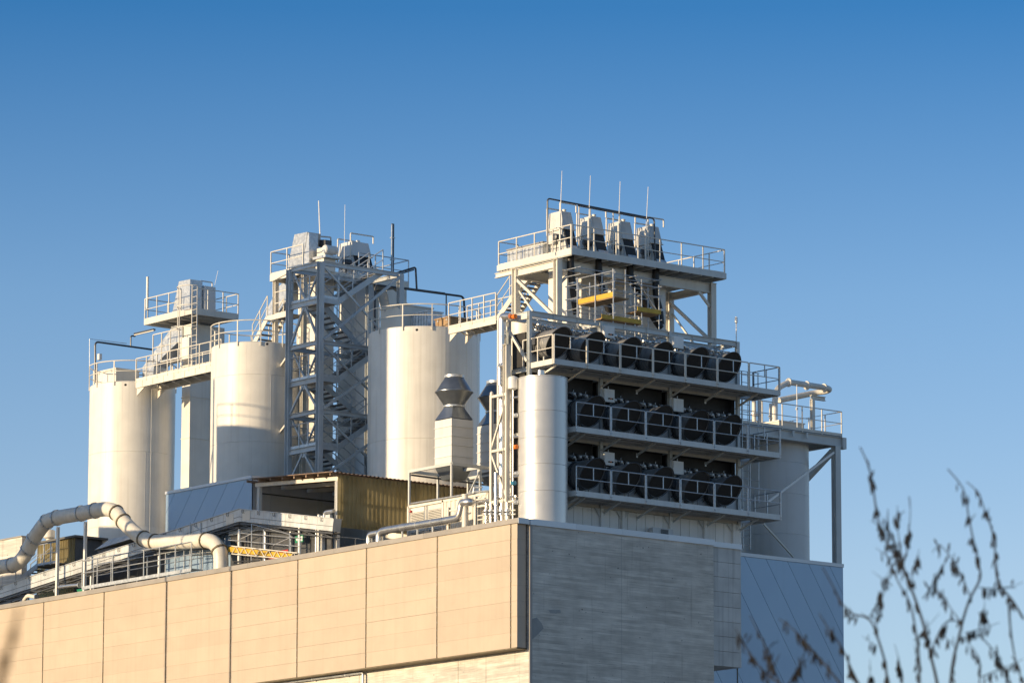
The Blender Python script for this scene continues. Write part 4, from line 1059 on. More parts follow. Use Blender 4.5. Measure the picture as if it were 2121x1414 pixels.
# first head: slanted galvanised hood
XE2 = XH+1.0
a = at(615, 900, X=XE2); b = at(650, 900, X=XE2)
E2 = thing('bucket_elevator', 'left elevator of the stair tower with a slanted galvanised head', 'elevator', (XE2, b.y, 28.19))
z = 28.19
while z < zf2-.1:
    z_ = min(z+2.2, zf2)
    box(E2, 'casing', XE2, XE2+1.05, b.y, a.y, z+.005, z_-.005, 'cream')
    if z > 28.2: box(E2, 'casing_flange', XE2-.03, XE2+1.08, b.y-.03, a.y+.03, z-.02, z+.02, 'cream')
    z = z_
head_block(E2, XE2-.2, .75, [zC(412, 152), zC(570, 120), zC(500, 545), zC(325, 560)], 'galv')
head_block(E2, XE2-.18, .5, [zC(572, 130), zC(590, 130), zC(590, 550), zC(502, 548)], 'galv', 'head_end')
head_block(E2, XE2+.55, .35, [zC(690, 215), zC(790, 215), zC(790, 300), zC(690, 300)], 'dark_metal', 'drive_housing')
q = at(*zC(900, 345), X=XE2+.6)
lathe(E2, 'motor', (XE2+.4, q.y+.05, q.z), [(.16, -.35),(.2, -.3),(.2, .3),(.16, .34)], 'duct_grey', 16, 'x')
box(E2, 'gearbox', XE2+.15, XE2+.6, q.y+.1, q.y+.7, q.z-.28, q.z+.12, 'cream_steel')
box(E2, 'motor_base', XE2-.05, XE2+.85, q.y-.2, q.y+.75, q.z-.4, q.z-.29, 'galv')
box(E2, 'motor_stand', XE2+.05, XE2+.7, q.y+.05, q.y+.65, zf2, q.z-.41, 'cream_steel')
a_ = at(*zC(670, 170), X=XE2+.3)
tube(E2, 'lifting_frame', fillet([(XE2+.3, a_.y, zf2), (XE2+.3, a_.y, a_.z), (XE2+1.15, a_.y, a_.z+.05), (XE2+1.15, a_.y, zf2)], .06), .035, 'cream_steel', 8)
# chute from the first head towards the middle silo
MB().prism([at(*zC(215, 790), X=XE2-.2), at(*zC(320, 690), X=XE2-.2), at(*zC(320, 950), X=XE2-.2), at(*zC(225, 1090), X=XE2-.2), at(*zC(60, 1210), X=XE2-.2), at(*zC(60, 1090), X=XE2-.2)], (.7, 0, 0)).build('chute', 'galv', E2)
# second elevator with black cover
q = at(738, 640, Y=yh0+1.0)
E3 = elevator(q.x, yh0+1.0, 28.19, zf2, 'right elevator of the stair tower with black cover and grey head', None, 1.75, 'duct_grey', 1.0, 1.3)
# cream chute on the right side down to the widest silo
xq = xh1-1.6
CH = thing('silo_chute', 'slanting cream chute from the tower platform down to the widest silo', 'chute', (C3.x-.3, C3.y+1.0, ZS3))
pts = [at(*zC(1420, 860), Y=yh0-.2), at(*zC(1500, 850), Y=yh0-.2), at(*zC(1800, 1130), Y=yh0-.2), at(*zC(1480, 1130), Y=yh0-.2)]
MB().prism(pts, (0, -.7, 0)).build('duct', 'cream', CH)
MB().bx(pts[3].x-.05, pts[2].x+.05, yh0-1.0, yh0-.15, pts[3].z-.12, pts[3].z-.002).build('flange', 'cream_steel', CH)
# antennas, mast, conduits
for (u_, v_, lab, rr) in (((663.5, 505), (660, 416), 'white whip antenna above the slanted head of the stair tower', .03), ((713, 540), (714.5, 424), 'thin whip antenna between the two heads of the stair tower', .014)):
    a_ = at(*u_, X=XE2+.9); b_ = at(*v_, X=XE2+.9)
    A = thing('whip_antenna', lab, 'antenna', (a_.x, a_.y, zf2)); tube(A, 'rod', [Vector((a_.x, a_.y, zf2)), a_, b_], [rr, rr, rr*.7], 'white_paint', 6)
a_ = at(*zC(1608, 560), Y=yh0+.1); b_ = at(*zC(1608, 20), Y=yh0+.1)
MS = thing('lamp_mast', 'dark upright mast at the right end of the stair tower platform', 'mast', (a_.x, a_.y, zf2))
beam(MS, 'mast', (a_.x, a_.y, zf2), (a_.x, a_.y, b_.z), .12, .07, 'dark_metal', (0,1,0))
beam(MS, 'tube', (a_.x-.08, a_.y-.05, zf2+.9), (a_.x-.08, a_.y-.05, b_.z-.05), .05, .05, 'galv', (0,1,0))
for z in (1.0, 2.0): box(MS, 'clip', a_.x-.12, a_.x+.08, a_.y-.09, a_.y+.05, zf2+z, zf2+z+.04, 'galv')
Yc = yh0-.9
p = [at(*zE(170, 600), Y=Yc), at(*zE(175, 140), Y=Yc), at(*zE(1040, 255), Y=Yc), at(*zE(1052, 510), Y=Yc)]
CD2 = thing('cable_conduit', 'long dark conduit crossing from the stair tower to the footbridge of the widest silo', 'conduit', tuple(p[3]))
tube(CD2, 'conduit', fillet(p, .22), .05, 'dark_metal', 8)
s_ = p[1].lerp(p[2], .8); tube(CD2, 'drop', [s_, s_-_z*1.0], .03, 'dark_metal', 6)
s_ = p[1].lerp(p[2], .466); t_ = at(*zC(1890, 550), Y=Yc); t2 = at(*zC(1630, 630), Y=Yc)
tube(CD2, 'riser', fillet([s_, t_, t2], .12), .045, 'dark_metal', 8)
beam(CD2, 'tube_lamp', t_.lerp(t2, .1)-_z*.09, t2-_z*.09, .12, .06, 'dark_metal')
beam(CD2, 'cable_tray', p[1].lerp(p[2], .33)+_z*.03, p[1].lerp(p[2], .78)+_z*.03, .10, .06, 'dark_metal')

# ================================================================ blue clad shed and open canopy on the roof
XS = 1.35
sa, sb = at(344, 1017.3, X=XS), at(522, 985, X=XS)
zsh = (sa.z+sb.z)/2; YS = sb.y
SH = thing('clad_shed', 'low blue clad shed with diagonal seams in front of the left silos', 'shed', (XS, YS, 28.19))
box(SH, 'core', XS+.06, 8.6, YS+.06, sa.y, 28.19, zsh-.12, 'joint')
a_, b_ = at(*z5(1110, 150), X=XS), at(*z5(965, 470), X=XS)
diag_panels(SH, lambda s, t: (XS, s, t), YS, sa.y, 28.19, zsh-.12, math.atan2(b_.z-a_.z, b_.y-a_.y), 1.02, (.055, 0, 0), 'blue_clad', .008)
x = XS
while x < 8.4:
    box(SH, 'wall_panel', x+.004, min(x+1.0, 8.6)-.004, YS, YS+.055, 28.19, zsh-.12, 'coping'); x += 1.0
for p, q in (((XS-.03, YS-.03, zsh-.06), (XS-.03, sa.y, zsh-.06)), ((XS-.02, YS-.03, zsh-.061), (8.6, YS-.03, zsh-.061))): beam(SH, 'roof_trim', p, q, .06, .12, 'coping')
box(SH, 'roof', XS+.02, 8.6, YS+.02, sa.y, zsh-.118, zsh-.02, 'roof_felt')
tube(SH, 'wall_conduit', [(XS+.3, YS-.08, zsh-.75), (7.5, YS-.08, zsh-.75)], .03, 'dark_metal', 6)
# canopy
YK = at(697, 985, X=XS).y
zk0 = at(527, 996, X=XS-.2).z; zk1 = at(693, 983, X=XS-.2).z; xk1 = at(975, 1022, Y=YK).x
CN = thing('canopy', 'open canopy with corrugated roof beside the blue shed', 'canopy', (XS, YK, 28.19))
for j in range(6):
    X = XS+.15+(xk1-XS-.3)*j/5
    for Y, zt_ in ((YK+.12, zk1), (YS-.35, zk0)):
        if j in (0, 3, 5): hbeam(CN, 'post', (X, Y, 28.19), (X, Y, zt_-.18), .16, .16, 'white_paint', (0,1,0))
    beam(CN, 'rafter', (X, YK+.02, zk1-.10), (X, YS-.1, zk0-.10), .10, .16, 'cream_steel')
for j in range(8):
    t = j/7; Y = YK+.03+(YS-YK-.1)*t; z = zk1+(zk0-zk1)*t
    beam(CN, 'purlin', (XS-.32, Y, z+.03), (xk1, Y, z+.03), .07, .11, 'rust_plate')
def corrugated(to3, s0, s1, t0, t1, pitch, dep, flat=.45):
    """trapezoid sheet over s, ridges along t"""
    n = int(round((s1-s0)/pitch)); pitch = (s1-s0)/n; vs = []; fs = []
    prof = []
    for i in range(n):
        a = s0+i*pitch
        prof += [(a, 0), (a+pitch*flat*.8, 0), (a+pitch*.5, dep), (a+pitch*(.5+flat*.8), dep)]
    prof.append((s1, 0))
    for s, d in prof: vs += [to3(s, t0, d), to3(s, t1, d)]
    for i in range(len(prof)-1): fs.append((2*i, 2*i+2, 2*i+3, 2*i+1))
    return MB().add(vs, fs)
x = XS-.4; k = 7; w_ = (xk1-x)/k
for j in range(k):
    corrugated(lambda s, t, d: (s, YK-.12+(YS-YK)*t, zk1+(zk0-zk1)*t+.10+d), x+j*w_, x+(j+1)*w_-.004, 0, .97, .22, .05).build('roof_sheet', 'rust_plate', CN)
zc0 = at(700, 1091, Y=YK).z
x = XS+.05; k = 8; w_ = (xk1-x)/k
for j in range(k):
    corrugated(lambda s, t, d: (s, YK-.02-d, t), x+j*w_, x+(j+1)*w_-.004, zc0, zk1+.05, .2, .045).build('plastic_sheet', 'grp_yellow', CN)
for z in (zc0+.15, (zc0+zk1)/2, zk1-.2): beam(CN, 'sheet_rail', (XS+.1, YK+.035, z), (xk1, YK+.035, z), .05, .08, 'cream_steel')
rail(CN, [(XS+.15, YK+.1, 28.35), (xk1-1.5, YK+.1, 28.35)], 1.0, .9, 'galv', toe=0)
beam(CN, 'brace', (XS+1.0, YK+.2, 28.25), (XS+2.2, YK+.2, zc0), .06, .06, 'white_paint')

# ================================================================ covered conveyor
XV, WV = .80, .42
top = [(-80, 1240), z5(0, 705), z5(1370, 264), z5(1950, 322)]
def cpt(c): return at(*c, X=XV)
A, B, C_ = at(-120, 1253.5, X=XV), cpt(z5(1385, 262)), cpt(z5(1930, 318))
CV = thing('covered_conveyor', 'long covered grey conveyor rising from the left edge to the canopy', 'conveyor', (XV, B.y, 28.19))
hz = .52
def run(P, Q, n):
    d = (Q-P).normalized(); nn = Vector((1,0,0)).cross(d); nn = nn if nn.z > 0 else -nn
    for j in range(n):
        a, b = P.lerp(Q, j/n), P.lerp(Q, (j+1)/n)-d*.012
        e = random.uniform(-.006, .006)
        MB().prism([a+Vector((e,0,0)), b+Vector((e,0,0)), b-nn*hz+Vector((e,0,0)), a-nn*hz+Vector((e,0,0))], (WV, 0, 0)).build('cover', 'belt_cover', CV)
        MB().prism([a+nn*.005-Vector((.05,0,0)), b+nn*.005-Vector((.05,0,0)), b+nn*.03-Vector((.05,0,0)), a+nn*.03-Vector((.05,0,0))], (WV+.1, 0, 0)).build('lid', 'coping', CV)
        for t in (.25, .35):
            c = a.lerp(b, t)-nn*.16; tube(CV, 'latch', [c+Vector((-.02,0,0)), c+Vector((-.06,0,.05)), c+Vector((-.06,0,.13)), c+Vector((-.02,0,.17))], .012, 'dark_metal', 5)
        m_ = a.lerp(b, .5)-nn*(hz*.62); 
        MB().prism([a-nn*hz*.6-Vector((.008,0,0)), b-nn*hz*.6-Vector((.008,0,0)), b-nn*(hz*.6+.02)-Vector((.008,0,0)), a-nn*(hz*.6+.02)-Vector((.008,0,0))], (.005, 0, 0)).build('seam', 'dark_metal', CV)
    for o, s in ((hz+.08, .08), (hz+.26, .05)):
        beam(CV, 'chord', P-nn*o+Vector((.05,0,0)), Q-nn*o+Vector((.05,0,0)), s, s, 'dark_metal')
        beam(CV, 'chord', P-nn*o+Vector((WV-.05,0,0)), Q-nn*o+Vector((WV-.05,0,0)), s, s, 'dark_metal')
    for j in range(n):
        a, b = P.lerp(Q, j/n)-nn*(hz+.1), P.lerp(Q, (j+1)/n)-nn*(hz+.25)
        beam(CV, 'web', a+Vector((.05,0,0)), b+Vector((.05,0,0)), .03, .03, 'dark_metal')
        lathe(CV, 'idler', P.lerp(Q, (j+.5)/n)-nn*(hz+.17)+Vector((.08,0,0)), [(.05, 0),(.05, WV-.16)], 'rubber', 8, 'x')
run(A, B, 20); run(B, C_, 6)
for px_ in (60, 190, 330, 495, 620, 660):
    t = at(px_, 1150, X=XV+.1); 
    zt_ = (A.lerp(B, (t.y-A.y)/(B.y-A.y)).z if t.y > B.y else B.z)-hz-.3
    if zt_ > 28.4: beam(CV, 'leg', (XV+.1, t.y, 28.19), (XV+.1, t.y, zt_), .09, .09, 'white_paint', (1,0,0))
for px_ in (1330, 1425): 
    a_ = at(*z5(px_, 300 if px_ > 1400 else 318), X=XV); box(CV, 'sunlit_patch', XV-.016, XV-.009, a_.y-.28, a_.y+.28, a_.z-.2, a_.z+.2, 'cream_steel')  # cream patches painting sunlight onto the conveyor cover

# ================================================================ large curved pipe
XQ, RQ = .44, .325
path = [(-160, 640), (0, 597), (70, 585), (118, 560), (160, 500), (195, 435), (228, 385), (270, 335), (330, 312), (470, 287), (550, 270), (620, 262), (672, 282), (712, 330), (770, 390), (830, 432), (895, 452), (1000, 452), (1120, 447), (1190, 443), (1238, 458), (1268, 500), (1277, 545), (1277, 640)]
flg = {2, 4, 5, 7, 8, 9, 10, 12, 13, 15, 16, 19, 21}
PP = [at(*z5(*c), X=XQ) for c in path]
CP = thing('curved_pipe', 'thick cream pipe arching over the roof and turning down behind the coping', 'pipe', (XQ, PP[-1].y, 28.19))
def smooth_path(P, k=4):
    out = []
    for i in range(len(P)-1):
        p0, p1, p2, p3 = P[max(i-1, 0)], P[i], P[i+1], P[min(i+2, len(P)-1)]
        for j in range(k):
            t = j/k; out.append(((p1*2)+(p2-p0)*t+(p0*2-p1*5+p2*4-p3)*t*t+(p1*3-p0-p2*3+p3)*t**3)*.5)
    return out+[P[-1]]
SP = smooth_path(PP); last = 0
for i in sorted(flg)+[len(PP)-1]:
    seg = SP[last*4:i*4+1]
    tube(CP, 'pipe_section', seg, RQ, 'pipe_cream', 28)
    if i < len(PP)-1:
        d = (SP[i*4+1]-SP[i*4-1]).normalized(); c = SP[i*4]
        fo = tube(CP, 'flange', [c-d*.035, c+d*.035], RQ+.045, 'joint' if i > 11 else 'galv', 28)
        for j in range(8):
            t = 2*math.pi*j/8; aa = d.cross(Vector((1,0,0))).normalized(); q = c+(Vector((1,0,0))*math.cos(t)+aa*math.sin(t))*(RQ+.03)
            tube(fo, 'bolt', [q-d*.06, q+d*.06], .016, 'dark_metal', 5)
    last = i
for xx, yy in ((336, 350), (495, 320)):
    a_ = at(*z5(xx, yy), X=XQ); hbeam(CP, 'support_post', (XQ, a_.y, 28.19), (XQ, a_.y, a_.z-.12), .12, .12, 'white_paint', (1,0,0))
# service walkway with railings below the pipe
a_, b_ = at(*z5(500, 648), X=.16), at(*z5(900, 640), X=.16)
WK = thing('service_walkway', 'short railed service walkway behind the coping below the curved pipe', 'walkway', (.2, b_.y, 28.19))
y0, y1 = at(*z5(1110, 600), X=.16).y, at(*z5(480, 640), X=.16).y
zw = 28.75
for j in range(5):
    box(WK, 'grating', .14, .72, y0+(y1-y0)*j/5, y0+(y1-y0)*(j+1)/5-.02, zw-.03, zw, 'galv')
    beam(WK, 'leg', (.2, y0+(y1-y0)*(j+.5)/5, 28.19), (.2, y0+(y1-y0)*(j+.5)/5, zw-.04), .06, .06, 'galv', (1,0,0))
beam(WK, 'edge_channel', (.12, y0, zw-.06), (.12, y1, zw-.06), .03, .15, 'galv')
rail(WK, [(.12, y0, zw), (.12, y1, zw)], 1.15, 1.25, 'galv', toe=0, r=.03)
rail(WK, [(.72, y0, zw), (.72, y1, zw)], 1.0, 1.4, 'galv', toe=0)
# ================================================================ things at the far left end of the roof
a_, b_ = at(45, 1150, X=3.0), at(-60, 1150, X=3.0)
LW = thing('concrete_upstand', 'grey concrete block wall at the left edge behind the pipe', 'wall', (3.0, a_.y, 28.19))
zq = at(20, 1116, X=3.0).z
for j in range(4): box(LW, 'wall_course', 3.0+random.uniform(-.004, .004), 3.3, a_.y, a_.y+16, 28.19+(zq-28.19)*j/4+.005, 28.19+(zq-28.19)*(j+1)/4-.005, 'concrete')
box(LW, 'coping', 2.94, 3.36, a_.y-.03, a_.y+16, zq+.002, zq+.06, 'coping_dull')
a_, b_ = at(78, 1150, X=2.6), at(155, 1150, X=2.6)
GS = thing('sheet_hut', 'yellowish corrugated hut with a dark flat roof behind the curved pipe', 'hut', (2.6, b_.y, 28.19))
zq = at(110, 1122, X=2.6).z
w_ = (a_.y-b_.y)/3
for j in range(3): corrugated(lambda s, t, d: (2.6-d, s, t), b_.y+j*w_, b_.y+(j+1)*w_-.005, 28.19, zq, .2, .04).build('wall_sheet', 'grp_yellow', GS)
box(GS, 'side_wall', 2.62, 5.6, b_.y+.0, b_.y+.06, 28.19, zq, 'dark_metal')
box(GS, 'roof', 2.4, 5.8, b_.y-.3, a_.y+.3, zq+.01, zq+.10, 'roof_felt')
a_ = at(245, 1120, X=2.2)
GT = thing('tarpaulin_roof', 'dark grey green sloped cover behind the arch of the pipe', 'cover', (2.2, a_.y, 28.19))
zq = at(250, 1108, X=2.2).z
y0, y1 = at(285, 1110, X=2.2).y, at(196, 1120, X=2.2).y
MB().add([(2.2, y1, zq-.45), (2.2, y0, zq-.2), (5.0, y0, zq-.2), (5.0, y1, zq-.45), (2.5, y1-.8, zq), (2.5, y0+.5, zq), (4.6, y0+.5, zq), (4.6, y1-.8, zq)], [(3,2,1,0),(4,5,6,7),(0,1,5,4),(1,2,6,5),(2,3,7,6),(3,0,4,7)]).build('cover', 'tarp' if 'tarp' in MATS else 'belt_cover', GT)
box(GT, 'frame', 2.3, 4.9, y0+.1, y1-.1, 28.19, zq-.46, 'dark_metal')
a_ = at(102, 1120, X=3.4)
VC = thing('roof_vent', 'small pale mushroom vent left of the curved pipe arch', 'vent', (3.4, a_.y, 28.19))
zq = at(102, 1097, X=3.4).z
lathe(VC, 'pipe', (3.4, a_.y, 0), [(.16, 28.19),(.16, zq-.3)], 'cream_steel', 16)
lathe(VC, 'cap', (3.4, a_.y, 0), [(.2, zq-.42),(.27, zq-.36),(.27, zq-.04),(.2, zq),(.02, zq+.02)], 'cream_steel', 20)
# stair rails near the left edge
RL = thing('roof_steps', 'short steps with slanting handrails at the left end of the roof', 'steps', (1.6, at(75, 1160, X=1.6).y, 28.19))
p_, q_ = at(*z5(90, 690), X=1.6), at(*z5(215, 590), X=1.6)
stair(RL, p_, q_, .8, (1,0,0), 6, 'galv', 'dark_grate', (1, 1), .95)
e_ = at(*z5(330, 585), X=1.6); box(RL, 'landing', 1.6, 2.4, e_.y, q_.y, q_.z-.03, q_.z, 'dark_grate')
rail(RL, [(1.6, q_.y, q_.z), (1.6, e_.y, q_.z)], .95, .6, 'galv', toe=.1)
# small pipework and clutter under the conveyor
for i, (c, m_, lab) in enumerate((([(325, 735), (330, 715), (400, 705), (460, 700)], 'stainless', 'short shiny pipe under the left conveyor'), ([(130, 800), (160, 760), (210, 770)], 'cream_steel', 'small cream pipe elbow low at the left coping'))):
    P = [at(*z5(*k), X=.5) for k in c]
    T_ = thing('small_pipe', lab, 'pipe', tuple(P[-1])); tube(T_, 'pipe', fillet(P, .15), .09, m_, 12)
    for q in (P[0], P[-1]): tube(T_, 'flange', [q-Vector((0,.03,0)), q+Vector((0,.03,0))], .13, 'galv', 12)
a_ = at(*z5(470, 735), X=.45)
GB = thing('green_bin', 'small bright green box low behind the left coping', 'box', (a_.x, a_.y, 28.19))
box(GB, 'body', .4, .7, a_.y-.25, a_.y+.25, 28.19, a_.z+.05, 'sign_green'); box(GB, 'lid', .38, .72, a_.y-.27, a_.y+.27, a_.z+.052, a_.z+.09, 'sign_green')
# scaffold walkway with yellow board and lattice girder in front of the canopy
XG = .62
SG = thing('roof_scaffold', 'tube scaffold with yellow board and lattice girder below the conveyor', 'scaffold', (XG, at(560, 1140, X=XG).y, 28.19))
for xx, t0 in ((1100, 340), (1160, 340), (1455, 345), (1385, 380), (1525, 380), (1675, 400), (1735, 420), (1300, 430)):
    a_ = at(*z5(xx, t0), X=XG+.15); tube(SG, 'standard', [(XG+.15, a_.y, 28.19), (XG+.15, a_.y, a_.z)], .024, 'galv', 6)
for (x0, y0_, x1, y1_) in ((1100, 345, 1300, 470), (1300, 470, 1740, 520), (1320, 440, 1740, 478), (1380, 400, 1740, 430), (1460, 350, 1680, 410), (1100, 520, 1330, 500), (1380, 440, 1460, 400), (1580, 470, 1690, 420)):
    tube(SG, 'ledger', [at(*z5(x0, y0_), X=XG+.18), at(*z5(x1, y1_), X=XG+.18)], .02, 'galv', 6)
a_, b_ = at(*z5(1318, 492), X=XG), at(*z5(1690, 532), X=XG)
zy = 0
MB().prism([at(*z5(1318, 478), X=XG+.1), at(*z5(1690, 520), X=XG+.1), at(*z5(1690, 548), X=XG+.1), at(*z5(1318, 508), X=XG+.1)], (.03, 0, 0)).build('yellow_board', 'yellow', SG)
n = 8
for j in range(n):
    u0, u1 = j/n, (j+1)/n
    T0 = at(*z5(1340, 475), X=XG+.05); T1 = at(*z5(1720, 515), X=XG+.05); B0 = at(*z5(1340, 520), X=XG+.05); B1_ = at(*z5(1720, 555), X=XG+.05)
    tube(SG, 'lattice_bar', [B0.lerp(B1_, u0), T0.lerp(T1, (u0+u1)/2), B0.lerp(B1_, u1)], .02, 'cream_steel', 6)
tube(SG, 'lattice_chord', [T0, T1], .026, 'cream_steel', 6); tube(SG, 'lattice_chord', [B0, B1_], .026, 'cream_steel', 6)
for (x0, y0_, x1, y1_) in ((1110, 500, 1240, 490), (1110, 530, 1240, 520), (1350, 565, 1500, 560), (1350, 580, 1460, 575)):
    tube(SG, 'stored_tube', [at(*z5(x0, y0_), X=XG+.1), at(*z5(x1, y1_), X=XG+.1)], .03, 'dark_metal', 6)
# lettering on the yellow board
def lettering(par, name, txt, loc, rot, size, m_, ext=.004):
    cu = bpy.data.curves.new(name, 'FONT'); cu.body = txt; cu.size = size; cu.extrude = ext
    o = bpy.data.objects.new(name, cu); COL.objects.link(o)
    dg = bpy.context.evaluated_depsgraph_get(); me = bpy.data.meshes.new_from_object(o.evaluated_get(dg))
    bpy.data.objects.remove(o); bpy.data.curves.remove(cu)
    me.materials.clear(); me.materials.append(MATS[m_])
    t = bpy.data.objects.new(name, me); COL.objects.link(t); t.parent = par
    r = par
    while r.parent is not None: r = r.parent
    t.location = Vector(loc)-r.location; t.rotation_euler = rot
    return t
p_ = at(*z5(1495, 530), X=XG+.095)
lettering(SG, 'lettering', 'Thermoller', p_, (R_(90), 0, R_(-90)), .20, 'rubber')
# dark panels put the shade under the conveyor end into colour, with some machinery
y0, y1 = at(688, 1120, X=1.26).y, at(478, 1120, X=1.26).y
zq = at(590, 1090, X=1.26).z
MQ = thing('shaded_machinery', 'dark panels painting the shade over machinery under the conveyor end behind the yellow board', 'machine', (1.26, (y0+y1)/2, 28.19))
for j in range(5): box(MQ, 'shade_panel', 1.24+.01*(j % 2), 1.31, y0+(y1-y0)*j/5+.02, y0+(y1-y0)*(j+1)/5-.02, 28.19, zq, 'dark_metal')
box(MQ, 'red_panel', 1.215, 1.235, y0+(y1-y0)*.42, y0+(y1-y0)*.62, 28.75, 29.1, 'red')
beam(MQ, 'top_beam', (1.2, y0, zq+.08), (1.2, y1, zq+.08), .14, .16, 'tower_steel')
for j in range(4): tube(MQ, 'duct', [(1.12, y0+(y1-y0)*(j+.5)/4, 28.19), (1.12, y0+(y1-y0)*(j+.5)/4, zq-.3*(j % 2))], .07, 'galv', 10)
# exit sign
a_, b_ = at(*z5(1706, 418), X=XG+.3), at(*z5(1752, 450), X=XG+.3)
EX_ = thing('exit_sign', 'small green and white exit sign with arrow in front of the canopy', 'sign', (XG+.3, (a_.y+b_.y)/2, 28.19))
box(EX_, 'plate', XG+.3, XG+.32, b_.y, a_.y, b_.z, a_.z, 'sign_green')
yc_, zc_ = (a_.y+b_.y)/2, (a_.z+b_.z)/2
MB().prism([(XG+.296, a_.y-.06, zc_), (XG+.296, a_.y-.17, zc_+.09), (XG+.296, a_.y-.17, zc_+.03), (XG+.296, a_.y-.34, zc_+.03), (XG+.296, a_.y-.34, zc_-.03), (XG+.296, a_.y-.17, zc_-.03), (XG+.296, a_.y-.17, zc_-.09)], (.003, 0, 0)).build('arrow', 'sign_white', EX_)
box(EX_, 'door_symbol', XG+.296, XG+.299, b_.y+.05, b_.y+.17, b_.z+.05, a_.z-.05, 'sign_white')
tube(EX_, 'pole', [(XG+.34, yc_, 28.19), (XG+.34, yc_, a_.z)], .02, 'galv', 6)
# roof pipe with elbow at the canopy post
P = [at(*z5(1930, 272), X=1.15), at(*z5(1878, 280), X=1.15), at(*z5(1872, 350), X=1.15), at(*z5(1862, 372), X=1.15), at(*z5(1820, 378), X=1.15)]
EB = thing('elbow_pipe', 'shiny elbow pipe at the canopy post above the conveyor end', 'pipe', tuple(P[-1]))
tube(EB, 'pipe', fillet(P, .15), .085, 'stainless', 12)
for q in (P[2],): lathe(EB, 'flange', q, [(.13, -.03),(.13, .03)], 'galv', 12)
a_ = at(*z5(1865, 390), X=1.15); hbeam(EB, 'post', (1.15, a_.y, 28.19), (1.15, a_.y, a_.z), .16, .16, 'white_paint', (0,1,0))

# ================================================================ louvred container and pipes behind the coping
XN = 1.35
a_, b_ = at(847, 1050, X=XN), at(1012, 1030, X=XN)
zn = (at(*z6(552, 322), X=XN).z+at(*z6(775, 288), X=XN).z)/2
CT = thing('container', 'cream container with louvred doors behind the coping', 'container', (XN, a_.y, 28.19))
ym = at(*z6(772, 300), X=XN).y
box(CT, 'body', XN+.04, XN+2.3, b_.y+.02, a_.y-.02, 28.25, zn-.05, 'cream_steel')
yl1 = a_.y; w_ = (a_.y-ym)/2
for j in range(2):
    y1 = a_.y-j*w_-.05; y0 = y1-w_+.06
    D_ = box(CT, 'door', XN, XN+.035, y0, y1, 28.3, zn-.1, 'cream_steel')
    for (f0, f1) in ((.52, .88), (.08, .42)):
        zz0, zz1 = 28.3+(zn-28.4)*f0, 28.3+(zn-28.4)*f1
        box(D_, 'louvre_recess', XN-.006, XN-.001, y0+.12, y1-.12, zz0, zz1, 'dark_metal')
        k = 9
        for i in range(k): MB().prism([(XN-.01, y0+.12, zz0+(zz1-zz0)*i/k), (XN-.05, y0+.12, zz0+(zz1-zz0)*i/k+.005), (XN-.01, y0+.12, zz0+(zz1-zz0)*(i+.7)/k)], (0, y1-y0-.24, 0)).build('louvre', 'cream_steel', D_)
    for Y in (y0+.06, y1-.06): tube(CT, 'lock_rod', [(XN-.04, Y, 28.3), (XN-.04, Y, zn-.1)], .016, 'galv', 6)
corrugated(lambda s, t, d: (XN-d, s, t), b_.y, ym-.05, 28.3, zn-.06, .28, .045).build('side_sheet', 'cream_steel', CT)
for p, q in (((XN-.02, b_.y, zn-.03), (XN-.02, a_.y, zn-.03)), ((XN-.02, b_.y, 28.25), (XN-.02, a_.y, 28.25))): beam(CT, 'corner_rail', p, q, .08, .10, 'cream_steel')
for Y in (a_.y, ym, b_.y): beam(CT, 'corner_post', (XN-.01, Y, 28.2), (XN-.01, Y, zn), .10, .10, 'cream_steel', (1,0,0))
q = at(*z6(569, 354), X=XN-.05); lathe(CT, 'red_lamp', q, [(.02, -.05),(.05, -.03),(.05, .03),(.02, .05)], 'red', 10)
box(CT, 'roof', XN-.04, XN+2.3, b_.y, a_.y, zn+.021, zn+.05, 'coping_dull')
# stainless pipes along the coping
XW = .55
P = [at(*z6(372, 560), X=XW), at(*z6(375, 480), X=XW), at(*z6(425, 468), X=XW), at(*z6(800, 408), X=XW), at(*z6(868, 395), X=XW), at(*z6(880, 340), X=XW), at(*z6(885, 300), X=XW), at(*z6(930, 295), X=XW), at(*z6(1130, 318), Y=at(*z6(930, 295), X=XW).y)]
SPp = thing('coping_pipe', 'shiny insulated pipe running along behind the coping beside the container', 'pipe', tuple(P[0]))
tube(SPp, 'pipe', fillet([Vector((P[0].x, P[0].y, 28.19))]+P[1:], .25, 6), .16, 'stainless', 20)
for k in (.25, .5, .75):
    q = P[2].lerp(P[3], k); d = (P[3]-P[2]).normalized(); tube(SPp, 'joint_band', [q-d*.02, q+d*.02], .168, 'galv', 20)
    beam(SPp, 'support', (XW, q.y, 28.19), (XW, q.y, q.z-.15), .06, .06, 'galv', (1,0,0))
P2 = [at(*z6(310, 560), X=XW+.2), at(*z6(312, 498), X=XW+.2), at(*z6(345, 490), X=XW+.2), at(*z6(420, 480), X=XW+.2)]
S2p = thing('coping_pipe', 'short shiny pipe elbow at the left end of the coping pipe', 'pipe', tuple(P2[0]))
tube(S2p, 'pipe', fillet([Vector((P2[0].x, P2[0].y, 28.19))]+P2[1:], .18, 5), .13, 'stainless', 16)
lathe(S2p, 'flange', (P2[0].x, P2[0].y, 28.3), [(.18, 0),(.18, .05)], 'galv', 16)
a_ = at(*z6(905, 255), X=XW+.1)
PC = thing('standpipe', 'upright cream pipe post beside the container', 'post', (XW+.1, a_.y, 28.19))
lathe(PC, 'pipe', (XW+.1, a_.y, 0), [(.13, 28.19),(.13, a_.z)], 'cream_steel', 16); lathe(PC, 'cap', (XW+.1, a_.y, 0), [(.15, a_.z),(.15, a_.z+.04)], 'cream_steel', 16)
